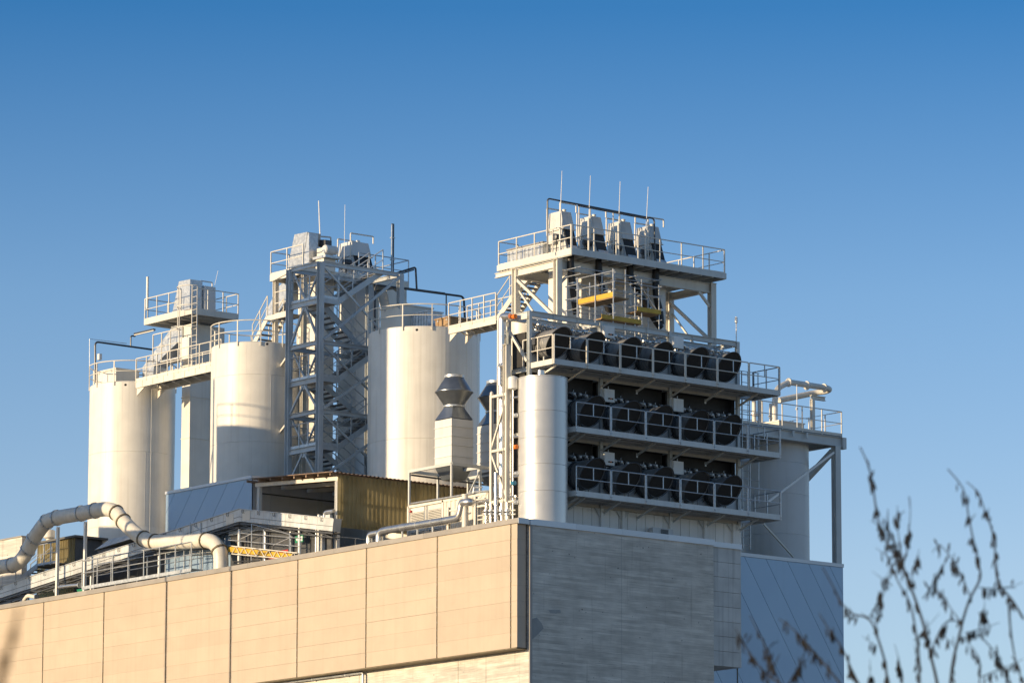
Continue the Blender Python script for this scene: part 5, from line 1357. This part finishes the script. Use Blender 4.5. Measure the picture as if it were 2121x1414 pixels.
for i, (xx, yt) in enumerate(((803, 328), (970, 260), (985, 300))):
    a_ = at(*z6(xx, yt), X=XW+.15+.1*i)
    Q_ = thing('steel_stanchion', '%s steel stanchion holding the pipes beside the container' % ('leftmost', 'tall middle', 'rightmost')[i], 'post', (a_.x, a_.y, 28.19), 'pipe stanchions behind the coping')
    hbeam(Q_, 'post', (a_.x, a_.y, 28.19), tuple(a_), .12, .12, 'cream_steel', (1,0,0))
    beam(Q_, 'arm', (a_.x, a_.y, a_.z-.15), (a_.x, a_.y-.6, a_.z-.15), .06, .06, 'cream_steel')
    box(Q_, 'base_plate', a_.x-.12, a_.x+.12, a_.y-.12, a_.y+.12, 28.19, 28.22, 'galv')
# valve bank between the container and the tank
VBk = thing('valve_bank', 'bank of small shiny valves and pipes left of the metal tank', 'valves', (.6, 2.2, 28.19))
for i, xx in enumerate((1035, 1065, 1095, 1130, 1165)):
    a_ = at(*z6(xx, 300), X=.75); b_ = at(*z6(xx, 345), X=.75)
    tube(VBk, 'riser', [(.75, a_.y, 28.19), (.75, a_.y, a_.z)], .05, 'stainless', 10)
    lathe(VBk, 'valve', (.75, b_.y, b_.z-.1), [(.05, -.12),(.12, -.1),(.12, -.04),(.07, 0),(.12, .04),(.12, .1),(.05, .12)], 'galv', 12)
    tube(VBk, 'valve_stem', [(.75, b_.y, b_.z-.1), (.55, b_.y, b_.z-.1)], .02, 'dark_metal', 6)
for zz in (290, 318, 375, 400):
    p_, q_ = at(*z6(960, zz+10), X=.85), at(*z6(1215, zz-30), X=.85)
    tube(VBk, 'header', [p_, q_], .05 if zz < 350 else .03, 'stainless' if zz < 300 else 'cream_steel', 10)
for (x0, y0_, x1, y1_) in ((570, 305, 960, 240), (955, 240, 960, 205), (960, 205, 1010, 205), (930, 235, 1060, 225)):
    tube(VBk, 'thin_pipe', [at(*z6(x0, y0_), X=1.2), at(*z6(x1, y1_), X=1.2)], .03, 'galv', 8)
# tall insulated pipes and steel frame left of the tank
XI = 1.0
def ipipe(label, pts, r, X=XI, bands=5, m_='stainless'):
    P = [at(*p, X=X) for p in pts]
    T_ = thing('insulated_pipe', label, 'pipe', (P[-1].x, P[-1].y, 28.19))
    F = fillet(P, .28, 6)
    tube(T_, 'pipe', F, r, m_, 20)
    a, b = max(((P[i], P[i+1]) for i in range(len(P)-1)), key=lambda s: (s[0]-s[1]).length)
    for k in range(1, bands):
        q = a.lerp(b, k/bands); d = (b-a).normalized(); tube(T_, 'joint_band', [q-d*.02, q+d*.02], r+.008, 'galv', 20)
    return T_
ipipe('tallest shiny pipe left of the metal tank, bent over at its top', [zF(400, 560), zF(300, 560), zF(296, 640), (1040.5, 900), (1040.5, 1068)], .155, 1.2, 8)
ipipe('second shiny upright pipe, directly left of the metal tank', [zF(378, 1040), (1054, 800), (1054, 1068)], .12, .95, 6)
ipipe('short shiny elbow linking the two upright pipes', [zF(370, 1150), zF(270, 1165), zF(275, 1240), zF(275, 1400)], .12, .98, 3)
ipipe('thin upright shiny pipe by the left frame leg', [z6(1095, 115), z6(1097, 200), z6(1097, 420)], .09, .7, 3)
for i, zz in enumerate((1030+550, )): pass
SF = thing('pipe_support', 'cream lattice frame holding the upright pipes left of the tank', 'frame', (at(1017, 1060, X=.8).x, at(1017, 1060, X=.8).y, 28.19))
yA, yB = at(1018, 950, X=.8).y, at(1050, 950, X=.8).y
ztop = at(1018, 818, X=.8).z
for Y in (yA, yB): hbeam(SF, 'leg', (.8, Y, 28.19), (.8, Y, ztop), .12, .12, 'cream_steel', (1,0,0))
lev = [ztop-.08, at(1018, 935, X=.8).z, at(1018, 1040, X=.8).z]
for z in lev: beam(SF, 'cross_bar', (.8, yA, z), (.8, yB, z), .10, .10, 'cream_steel')
for i in range(2):
    beam(SF, 'brace', (.8, yB, lev[i]-.1), (.8, yA, lev[i+1]+.1), .08, .08, 'cream_steel', (1,0,0)) if i == 0 else beam(SF, 'brace', (.8, yA, lev[i]-.1), (.8, yB, lev[i+1]+.1), .08, .08, 'cream_steel', (1,0,0))
lathe(SF, 'lug', (.8, yA, ztop), [(.07, 0),(.07, .1),(.02, .15)], 'cream_steel', 10)
# small collecting pot and arms
a_ = at(*zF(428, 1360), X=.9)
SPt = thing('condensate_pot', 'small white pot on the upright pipe beside the tank top', 'pot', (.9, a_.y, at(1062, 806, X=.9).z))
lathe(SPt, 'body', (.9, a_.y, 0), [(.05, at(1062, 808, X=.9).z),(.2, at(1062, 805, X=.9).z),(.2, at(1062, 782, X=.9).z),(.06, at(1062, 778, X=.9).z)], 'white_paint', 20)
tube(SPt, 'drain', [(.9, a_.y, 28.19), (.9, a_.y, at(1062, 807, X=.9).z)], .03, 'galv', 8)
for z in (32.0, 33.6, 30.4): tube(SPt, 'arm', [(.9, a_.y, z), (1.35, a_.y-.9, z+.05)], .045, 'stainless', 8)
for i, (px_, py_) in enumerate(((1068, 860), (1068, 925), (1070, 980), (1064, 1000), (1069, 1040))):
    q = at(px_, py_, X=.85)
    lathe(SPt, 'valve', q, [(.04, -.1),(.09, -.08),(.09, .08),(.04, .1)], 'orange' if i in (1,) else 'valve_blue' if i == 3 else 'galv', 10, 'y')
# short column and round vessel between rack and tank
a_ = at(1074, 720, Y=1.75); 
RK2 = thing('rack_column', 'short cream column at the left end of the top walkway', 'column', (a_.x, 1.75, 28.19))
hbeam(RK2, 'column', (a_.x, 2.5, 28.19), (a_.x, 2.5, at(1074, 718, Y=2.5).z), .22, .22, 'cream_steel', (0,1,0))
box(RK2, 'cap_plate', a_.x-.14, a_.x+.14, 2.36, 2.64, at(1074, 718, Y=2.5).z, at(1074, 718, Y=2.5).z+.02, 'cream_steel')
v_ = at(1082, 700, Y=4.3)
VS = thing('round_vessel', 'cream upright vessel with conical base inside the left end of the rack', 'vessel', (v_.x, 4.4, 30))
zv = at(1082, 664, Y=4.4).z
lathe(VS, 'shell', (v_.x+.35, 4.4, 0), [(.25, zv-3.0),(.85, zv-1.8),(.85, zv-.02),(.5, zv+.12),(.02, zv+.15)], 'cream', 48)
lathe(VS, 'outlet', (v_.x+.35, 4.4, 0), [(.24, 28.19),(.24, zv-3.0)], 'cream_steel', 16)
for s in (-1, 1): hbeam(VS, 'support_leg', (v_.x+.35+s*.8, 5.1, 28.19), (v_.x+.35+s*.8, 5.1, zv-1.6), .14, .14, 'cream_steel', (0,1,0))
a_ = at(1035, 800, X=1.6)
MC = thing('pipe_mast', 'tall cream steel post beside the bent shiny pipe', 'post', (1.6, a_.y, 28.19))
hbeam(MC, 'post', (1.6, a_.y, 28.19), (1.6, a_.y, at(1035, 657, X=1.6).z), .16, .16, 'cream_steel', (1,0,0))
beam(MC, 'arm', at(*zF(335, 615), X=1.58), at(*zF(610, 570), X=1.58), .09, .12, 'cream_steel')
beam(MC, 'brace', at(*zF(345, 680), X=1.58), at(*zF(600, 1105), X=1.58), .1, .1, 'cream_steel')
q = at(*zF(443, 562), X=1.3); lathe(MC, 'orange_valve', q, [(.04, -.1),(.1, -.08),(.1, .08),(.04, .1)], 'orange', 12, 'y')

# ================================================================ two exhaust hoods on square ducts
YH = 8.6
h0 = at(940, 920, Y=YH); HX = h0.x
zz_ = lambda y_: at(940, 400+.43831*y_, X=HX).z
EH = thing('exhaust_hood', 'double cone exhaust hood on a square duct in front of the widest silo', 'exhaust hood', (HX, YH, 31), 'double cone exhaust hoods')
w = .56
lv = [zz_(1300), zz_(1252), zz_(1200), zz_(1158), zz_(1112), zz_(1075)]
for i in range(len(lv)-1):
    box(EH, 'duct_section', HX-w, HX+w, YH-w, YH+w, lv[i]+.008, lv[i+1]-.008, 'duct_grey')
    if i: box(EH, 'duct_flange', HX-w-.03, HX+w+.03, YH-w-.03, YH+w+.03, lv[i]-.015, lv[i]+.015, 'duct_grey')
zq = lv[0]
MB().add([(HX-.34,YH-.34,zq-.5),(HX+.34,YH-.34,zq-.5),(HX+.34,YH+.34,zq-.5),(HX-.34,YH+.34,zq-.5),(HX-.54,YH-.54,zq),(HX+.54,YH-.54,zq),(HX+.54,YH+.54,zq),(HX-.54,YH+.54,zq)], [(3,2,1,0),(4,5,6,7),(0,1,5,4),(1,2,6,5),(2,3,7,6),(3,0,4,7)]).build('inlet_hopper', 'hood_metal', EH)
zb_, zn_, zm_, zu_, ztp = zz_(1072), zz_(1012), zz_(942), zz_(872), zz_(862)
n = 48; m_ = MB(); r0 = .355
sq = []
for j in range(n):
    t = 2*math.pi*j/n; c, s = math.cos(t), math.sin(t); k = w/max(abs(c), abs(s)); sq.append(Vector((HX+c*k, YH+s*k, zb_)))
m_.v += sq+[Vector((HX+r0*1.15*math.cos(2*math.pi*j/n), YH+r0*1.15*math.sin(2*math.pi*j/n), zn_)) for j in range(n)]
m_.f += [(j, (j+1) % n, n+(j+1) % n, n+j) for j in range(n)]
m_.build('transition', 'hood_metal', EH, True)
lathe(EH, 'collar', (HX, YH, 0), [(r0*1.2, zn_-.02),(r0*1.3, zn_),(r0*1.3, zn_+.05),(r0*1.2, zn_+.07)], 'galv', 40)
Rm = 90*.43831*.0196
lathe(EH, 'lower_cone', (HX, YH, 0), [(r0*1.2, zn_+.07),(Rm, zm_-.01)], 'hood_metal', 56)
lathe(EH, 'rim', (HX, YH, 0), [(Rm-.005, zm_-.02),(Rm+.025, zm_-.012),(Rm+.025, zm_+.012),(Rm-.005, zm_+.02)], 'hood_metal', 56)
lathe(EH, 'upper_cone', (HX, YH, 0), [(Rm-.003, zm_+.01),(.40, zu_-.02)], 'hood_metal', 56)
lathe(EH, 'top_ring', (HX, YH, 0), [(.40, zu_-.02),(.42, zu_-.01),(.42, ztp),(.38, ztp)], 'galv', 40)
h2 = at(1028, 930, Y=YH)
copy_tree(EH, (h2.x-HX, 0, 0), None, 'double cone exhaust hood half hidden behind the upright pipes')
# steel frame round the hood bases
FR = thing('hood_frame', 'light steel frame around the bases of the exhaust hoods', 'frame', (HX, YH-1.2, 28.19))
zfr = at(*z3(730, 1318), X=HX-1.3).z
xs_ = (HX-1.3, HX+.2, HX+1.8, HX+3.4)
for X in xs_:
    for Y in (YH-1.5, YH+1.3): beam(FR, 'leg', (X, Y, 28.19), (X, Y, zfr), .08, .08, 'grey_steel', (1,0,0))
    beam(FR, 'cross_beam', (X, YH-1.5, zfr), (X, YH+1.3, zfr), .1, .12, 'grey_steel')
for Y in (YH-1.5, YH+1.3): beam(FR, 'long_beam', (xs_[0], Y, zfr+.003), (xs_[-1], Y, zfr+.003), .1, .12, 'grey_steel')
beam(FR, 'brace', (xs_[0], YH-1.5, 28.8), (xs_[1], YH-1.5, zfr-.1), .05, .05, 'grey_steel')
tube(FR, 'cable', [(xs_[0], YH+1.2, zfr-.15), (xs_[-1], YH+1.2, zfr-.2)], .04, 'dark_metal', 6)


# ================================================================ right hand silo with platform
YR = 9.0
c_ = at(1604, 925, Y=YR); dep = (c_-CAM).dot(FW); rr = 71*dep/FPX
SR = thing('silo', 'shaded pale silo at the right on the blue clad building', 'silo', (c_.x, c_.y, ZR))
zt_ = at(1674, 928, D=dep).z
zl_ = [ZR-.1]+[at(1674, 880+.37774*y_, D=dep).z for y_ in (630, 405, 230)]+[zt_+.4]
for i in range(len(zl_)-1): lathe(SR, 'shell_ring', (c_.x, YR, 0), [(rr-.01, zl_[i]+.001),(rr, zl_[i]+.006),(rr, zl_[i+1]-.006),(rr-.01, zl_[i+1]-.001)], 'duct_grey', 96)  # silo taken as cream; the grey puts its shade into the colour
lathe(SR, 'roof', (c_.x, YR, 0), [(rr, zl_[-1]),(rr-.05, zl_[-1]+.05),(.02, zl_[-1]+.3)], 'cream', 64)
YQ = 7.0
p0, p1 = at(1600, 893, Y=YQ), at(1744, 921, Y=YQ)
zr_ = at(1700, 910, Y=YQ).z
PR = thing('silo_platform', 'steel platform with railing over the right silo, held by a column', 'platform', (p1.x, YQ, ZR))
xq0, xq1 = at(1600, 900, Y=YQ).x, at(1742, 920, Y=YQ).x
yq1 = YR+2.0
for Y in (YQ, yq1): hbeam(PR, 'main_beam', (xq0-3.2, Y, zr_), (xq1, Y, zr_), .2, .42, 'grey_steel')
for X in (xq0-1.4, xq0+.6, xq1-.12): hbeam(PR, 'cross_beam', (X, YQ+.12, zr_), (X, yq1-.12, zr_), .16, .34, 'grey_steel')
xc_ = at(1732, 1000, Y=YQ).x
for X, Y in ((xc_, YQ), (xc_, yq1), (xq0-3.0, yq1)):
    hbeam(PR, 'column', (X, Y, ZR-.1), (X, Y, zr_-.22), .3, .3, 'grey_steel', (0,1,0))
box(PR, 'end_plate', xq1+.01, xq1+.2, YQ-.14, YQ+.14, zr_-.3, zr_+.2, 'grey_steel')
for a_, b_ in ((z8(600, 150), z8(240, 420)),): 
    P_, Q_ = at(*a_, Y=YQ-.1), at(*b_, Y=YQ-.1); beam(PR, 'brace', P_, Q_, .09, .09, 'white_paint')
beam(PR, 'brace', (xc_, YQ+.2, zr_-.4), (xc_, yq1-.2, zr_-2.6), .22, .22, 'grey_steel', (1,0,0))
P_, Q_ = at(*z8(215, 540), Y=YQ-.1), at(*z8(380, 722), Y=YQ-.1); beam(PR, 'brace', P_, Q_, .07, .07, 'cream_steel')
zf3 = zr_+.22
n = 8
for j in range(n): box(PR, 'grating', xq0-3.2+(xq1-xq0+3.2)*j/n, xq0-3.2+(xq1-xq0+3.2)*(j+1)/n-.01, YQ-.1, yq1+.1, zf3, zf3+.03, 'dark_grate')
rail(PR, [(xq0-3.0, YQ-.1, zf3+.03), (xq1-.05, YQ-.1, zf3+.03), (xq1-.05, yq1+.1, zf3+.03), (xq0-3.0, yq1+.1, zf3+.03)], 1.08, 1.1, 'cream_steel', toe=.12)
for X in (xq0+.3, xq0+1.1, xq0+1.9): box(PR, 'hanger', X-.05, X+.05, YQ-.16, YQ-.11, zr_-.05, zr_+.2, 'grey_steel')
# fill pipe loop
Yp = YR-.4
L_ = [z2(1578, 660), z2(1578, 520), z2(1590, 465), z2(1650, 432), z2(1845, 462), z2(1868, 478), z2(1850, 492), z2(1600, 527)]
P = [at(*c, Y=Yp) for c in L_[:5]]; e = P[4]
P += [e+Vector((.35, .1, -.02)), e+Vector((.45, .5, -.05)), e+Vector((.2, .9, -.08)), at(*z2(1600, 527), Y=Yp+1.0)]
FP = thing('fill_pipe', 'bent fill pipe looping above the right silo platform', 'pipe', (P[0].x, P[0].y, zf3))
tube(FP, 'pipe', fillet([Vector((P[0].x, P[0].y, zf3))]+P[1:], .3, 5), .13, 'pipe_cream', 16)
for c in (z2(1650, 434), z2(1745, 450), z2(1835, 463)):
    q = at(*c, Y=Yp); lathe(FP, 'flange', q, [(.2, -.03),(.2, .03)], 'cream_steel', 16, 'x')
for i, xx in enumerate((1470, 1500, 1560)):
    q = at(*z2(xx, 590), Y=Yp+.3)
    U_ = thing('upright_pipe', '%s of three upright pipes on the right silo platform' % ('leftmost', 'middle', 'rightmost')[i], 'pipe', (q.x, q.y, zf3), 'upright pipes of the right silo platform')
    lathe(U_, 'pipe', (q.x, q.y, 0), [(.1, zf3+.03),(.1, at(*z2(xx, 505+20*i), Y=Yp+.3).z)], 'pipe_cream', 14)
    for k in (.4, .9): lathe(U_, 'flange', (q.x, q.y, zf3+k), [(.15, 0),(.15, .05)], 'galv', 14)
roofz = zf3+.03
a_, b_ = at(*z2(1600, 650), Y=YQ+.5), at(*z2(1730, 650), Y=YQ+.5)
HB = thing('hatch_box', 'low pale box on the right silo platform', 'box', (a_.x, YQ+.5, roofz))
box(HB, 'body', a_.x, b_.x, YQ+.5, YQ+1.6, roofz, roofz+.42, 'cream_steel'); box(HB, 'lid', a_.x-.04, b_.x+.04, YQ+.46, YQ+1.64, roofz+.422, roofz+.47, 'white_paint')
q = at(*z2(1775, 600), Y=YQ+1.6)
PD = thing('davit_post', 'steel post with a short arm on the right silo platform', 'post', (q.x, q.y, roofz))
zt_ = at(*z2(1775, 512), Y=YQ+1.6).z
hbeam(PD, 'post', (q.x, q.y, roofz), (q.x, q.y, zt_-.1), .16, .16, 'cream_steel', (0,1,0)); hbeam(PD, 'arm', (q.x-.1, q.y, zt_), (q.x+.75, q.y, zt_), .14, .18, 'cream_steel')
q = at(*z2(1695, 700), Y=YQ-.05); t_ = at(*z2(1695, 445), Y=YQ-.05)
TR_ = thing('lightning_rod', 'thin white rod at the railing of the right silo platform', 'rod', (q.x, q.y, roofz))
tube(TR_, 'rod', [(q.x, q.y, roofz), (q.x, q.y, t_.z)], .02, 'white_paint', 6); box(TR_, 'clamp', q.x-.04, q.x+.04, q.y-.03, q.y+.05, roofz+.9, roofz+1.0, 'galv')

# ================================================================ unseen tower added left of view to shade the stair tower and silos
tB, pB_ = Vector((math.cos(SUN_B), -math.sin(SUN_B), 0)), Vector((math.sin(SUN_B), math.cos(SUN_B), 0))
S0, SD = -18.0, 3.2
def sun_prism(n0, n1, z0, z1, s0=S0, s1=S0-SD): 
    P = [tB*s0+pB_*n0, tB*s0+pB_*n1, tB*s1+pB_*n1, tB*s1+pB_*n0]
    return [p+_z*z0 for p in P], Vector((0, 0, z1-z0))
te = math.tan(SUN_EL)
def nw(p): return p.dot(pB_)
def zat(p, s): return p.z+(p.dot(tB)-s)*te
OT = thing('shade_tower', 'unseen grey tower on lattice legs added left of the roof to cast shade', 'tower', tuple(tB*S0+pB_*20))
# edges follow the shade seen on the widest silo, the stair tower and the middle silo
dep3 = (C3-CAM).dot(FW)
def on_silo(px, py, c, rad):
    t = ((px-1060.5)*((c-CAM).dot(FW))/FPX-(c-CAM).dot(RT))/rad
    d = (c-CAM).dot(FW)-rad*math.sqrt(max(0, 1-t*t)); return at(px, py, D=d)
e1 = on_silo(823, 800, C3, R3); e2 = on_silo(478, 930, C2, R2)
N0 = nw(e1); N2 = nw(e2); N1 = nw(Vector((XT, YT2, 0)))+.45
ztall = zat(Vector((XT, YT, zt0+.15)), S0); zlow = zat(on_silo(530, 897, C2, R2), S0)
zbot = 33.0
for k, (a, b, z0, z1, nm) in enumerate(((N0, N1, zbot, ztall, 'shade_block_tall'), (N1+.002, N2, zbot, zlow, 'shade_block_mid'), (N2+.002, 28.6, zbot, zat(Vector((XV, 27, 30.0)), S0), 'shade_block_low'), (29.6, 36.2, zbot, 34.75, 'shade_block_far'), (36.202, 46.0, 31.0, 32.7, 'shade_block_low'))):  # added blocks, outlines cut from the shade they have to throw
    P, o = sun_prism(a, b, z0, z1); MB().prism(P, o).build(nm, 'grey_steel', OT)
q = [tB*S0+pB_*(N1+.1), tB*S0+pB_*N2, tB*(S0-SD)+pB_*N2]
rail(OT, [p+_z*zlow for p in q], 1.05, .9, 'galv', toe=.1)
pm = on_silo(462, 900, C2, R2); tp = zat(on_silo(462, 785, C2, R2), S0)
pb = tB*S0+pB_*nw(pm); tube(OT, 'mast', [pb+_z*zbot, pb+_z*tp], .09, 'grey_steel', 8)  # mast and bent pipe added for their shadows on the middle silo
tube(OT, 'bent_pipe', fillet([tB*S0+pB_*(nw(pm)+.9)+_z*zbot, tB*S0+pB_*(nw(pm)+.75)+_z*(tp-4.5), pb+_z*(tp-3.2)], .8), .08, 'grey_steel', 8)
for Yj in (JY[5], JY[6]):  # legs placed so their shadows fall on the panel joints
    n = Vector((-.55, Yj, 0)).dot(pB_)
    for s in (S0-.2, S0-SD+.2):
        p = tB*s+pB_*n
        for dx in (-.05, .05):
            beam(OT, 'leg_chord', p+Vector((0, dx, 0)), p+Vector((0, dx, 0))+_z*zbot, .03, .03, 'galv', (1,0,0))
    a, b = tB*(S0-.2)+pB_*n, tB*(S0-SD+.2)+pB_*n
    for j in range(8):
        z0, z1 = zbot*j/8, zbot*(j+1)/8
        beam(OT, 'leg_lacing', (a if j % 2 else b)+_z*z0, (b if j % 2 else a)+_z*z1, .03, .03, 'galv')

# ================================================================ bare alder twigs in the foreground
rt = random.Random(21)
def twig_tree(name, label, cat, base_px, D0, shoots, trunk_r, cat_n, mat_b='bark', mat_c='catkin', spread=.5, leafy=True):
    """shoots: list of photo polylines of the twigs; each shoot keeps its own depth"""
    g = at(*base_px, D=D0); base = Vector((g.x, g.y, 0.0))
    T = thing(name, label, cat, tuple(base))
    kp = [base, base+Vector((.05, .02, g.z*.35)), base+Vector((-.03, .05, g.z*.7)), g]
    tube(T, 'trunk', smooth_path(kp, 4), [trunk_r*(1-.6*i/12) for i in range(13)], mat_b, 10)
    for k, sh in enumerate(shoots):
        pts, r0, cats = sh[0], sh[1]*.78, int(sh[2]*1.15)+1
        dd = D0+rt.uniform(-spread, spread)
        P = [at(*z8(*p), D=dd+.06*i) for i, p in enumerate(pts)]
        if sh[3] if len(sh) > 3 else False: P = [g-Vector((0, 0, .25))]+P
        S = smooth_path(P, 4)
        n = len(S); br = tube(T, 'branch', S, [r0*(1-.62*i/(n-1)) for i in range(n)], mat_b, 7)
        # catkins and buds along the outer part
        for c in range(cats):
            t = rt.uniform(.12, .97); i = int(t*(n-2)); p = S[i]
            for q in range(rt.choice((1, 1, 2, 3))):
                L = rt.uniform(.025, .05); rr = rt.uniform(.0036, .0062)
                dv = Vector((rt.uniform(-.5, .5), rt.uniform(-.5, .5), -1.6 if rt.random() < .93 else .9)).normalized()
                o = Vector((rt.uniform(-.012, .012), rt.uniform(-.012, .012), 0))
                a = p+o; st = a+dv*.012
                tube(br, 'catkin', [a, st, st+dv*L*.25, st+dv*L*.7+Vector((rt.uniform(-.005, .005), 0, 0)), st+dv*L], [.0015, rr*.6, rr, rr*.9, rr*.3], mat_c, 6)
        for c in range(max(1, cats//4)):
            i = int(rt.uniform(.2, .95)*(n-2)); p = S[i]; d = (S[i+1]-S[i]).normalized()
            e = p+(d+Vector((rt.uniform(-.9, .9), rt.uniform(-.9, .9), rt.uniform(-.2, .7)))).normalized()*rt.uniform(.03, .08)
            tube(br, 'side_twig', [p, p.lerp(e, .5)+Vector((0, 0, .006)), e], [.0032, .0026, .0016], mat_b, 5)
    return T
SHOOTS = [
 # big stems (points in the enlarged lower right crop)
 ([(1180, 1500), (1130, 1250), (1090, 1080), (1020, 880), (950, 730), (880, 620), (840, 500), (815, 330), (790, 220), (745, 120)], .011, 20, True),
 ([(1060, 1500), (1070, 1300), (1050, 1130), (1020, 980), (960, 870), (910, 760), (880, 690)], .008, 9),
 ([(1090, 1080), (1010, 850), (945, 680), (900, 560), (895, 500)], .007, 9),
 ([(990, 800), (960, 640), (950, 520), (950, 440)], .0045, 7),
 ([(1000, 720), (1010, 600), (1020, 500), (1018, 400)], .0045, 7),
 ([(1020, 870), (1050, 760), (1070, 680)], .004, 6),
 ([(1240, 1420), (1290, 1150), (1340, 970), (1400, 850), (1400, 780), (1370, 650), (1340, 500), (1310, 350), (1225, 240)], .010, 12, True),
 ([(1345, 930), (1300, 830), (1240, 720), (1180, 660), (1140, 700)], .005, 10),
 ([(1640, 1060), (1580, 960), (1510, 870), (1485, 760), (1480, 620), (1430, 470), (1390, 370), (1330, 310)], .008, 14),
 ([(1400, 890), (1480, 895), (1560, 890), (1640, 860)], .004, 6),
 ([(930, 1500), (880, 1290), (830, 1130), (790, 1060), (700, 1030), (640, 970), (600, 890), (540, 780)], .009, 12, True),
 ([(790, 1060), (840, 980), (870, 890), (910, 780)], .0045, 7),
 ([(830, 1130), (850, 1000), (900, 860)], .004, 5),
 ([(770, 1480), (700, 1340), (640, 1210), (570, 1110), (520, 1030)], .007, 13),
 ([(640, 1420), (560, 1320), (480, 1230), (430, 1170), (370, 1110), (300, 1060)], .007, 14),
 ([(330, 1480), (270, 1330), (230, 1220), (180, 1120), (140, 1040)], .006, 8),
 ([(330, 1430), (240, 1370), (170, 1290), (110, 1200), (60, 1110)], .006, 10),
 ([(350, 1420), (420, 1300), (450, 1220)], .004, 8),
 ([(230, 1240), (270, 1190)], .003, 1),
 ([(1130, 1250), (1180, 1130), (1230, 1070), (1290, 1080)], .0045, 8),
 ([(1090, 950), (1140, 880), (1190, 780), (1220, 740)], .004, 7),
 ([(1300, 1080), (1240, 1000), (1200, 930), (1140, 870)], .004, 7),
 ([(1240, 1400), (1270, 1230), (1180, 1140)], .004, 3),
 ([(1320, 1140), (1430, 1110), (1510, 1080)], .004, 8),
 ([(1560, 950), (1570, 1120), (1600, 1300), (1640, 1420)], .008, 2),
 ([(1400, 1420), (1400, 1290), (1360, 1220), (1310, 1160)], .005, 5),
 ([(1400, 1150), (1480, 1240), (1540, 1350), (1570, 1420)], .005, 12),
 ([(1410, 1380), (1500, 1340), (1580, 1310), (1640, 1280)], .004, 6),
 ([(980, 1420), (960, 1300), (935, 1200)], .004, 6),
 ([(1070, 1330), (1040, 1200)], .003, 2), ([(820, 1200), (755, 1155)], .003, 1), ([(920, 880), (810, 800)], .003, 1), ([(1420, 1060), (1430, 960)], .004, 7), ([(800, 1400), (800, 1280)], .003, 5), ([(1040, 1180), (1110, 1110), (1180, 1030)], .003, 2), ([(900, 720), (830, 670)], .003, 1),
]
twig_tree('alder_tree', 'bare alder with dark catkins in the right foreground', 'tree', (1960, 1560), 24.0, SHOOTS, .06, 0)
# one blurred stem close to the camera at the left edge
g = at(-6, 1500, D=7.5)
LS = thing('dry_stem', 'blurred brown dry stem at the lower left edge', 'plant', (g.x, g.y, 0))
P = [Vector((g.x, g.y, 0)), at(-30, 2300, D=7.5), at(-6, 1440, D=7.5), at(14, 1370, D=7.5), at(30, 1300, D=7.5), at(40, 1255, D=7.5)]
P[0] = Vector((P[1].x, P[1].y, 0))
tube(LS, 'stem', smooth_path(P, 3), .0032, 'dry_stem', 8)
for (u_, v_, r_) in (((4, 1400), (16, 1340), .009), ((20, 1345), (34, 1285), .0075), ((-4, 1440), (6, 1380), .008)):
    a_, b_ = at(*u_, D=7.5), at(*v_, D=7.5); tube(LS, 'seed_head', [a_, a_.lerp(b_, .3), a_.lerp(b_, .7), b_], [.002, r_, r_*.8, .002], 'dry_stem', 8)
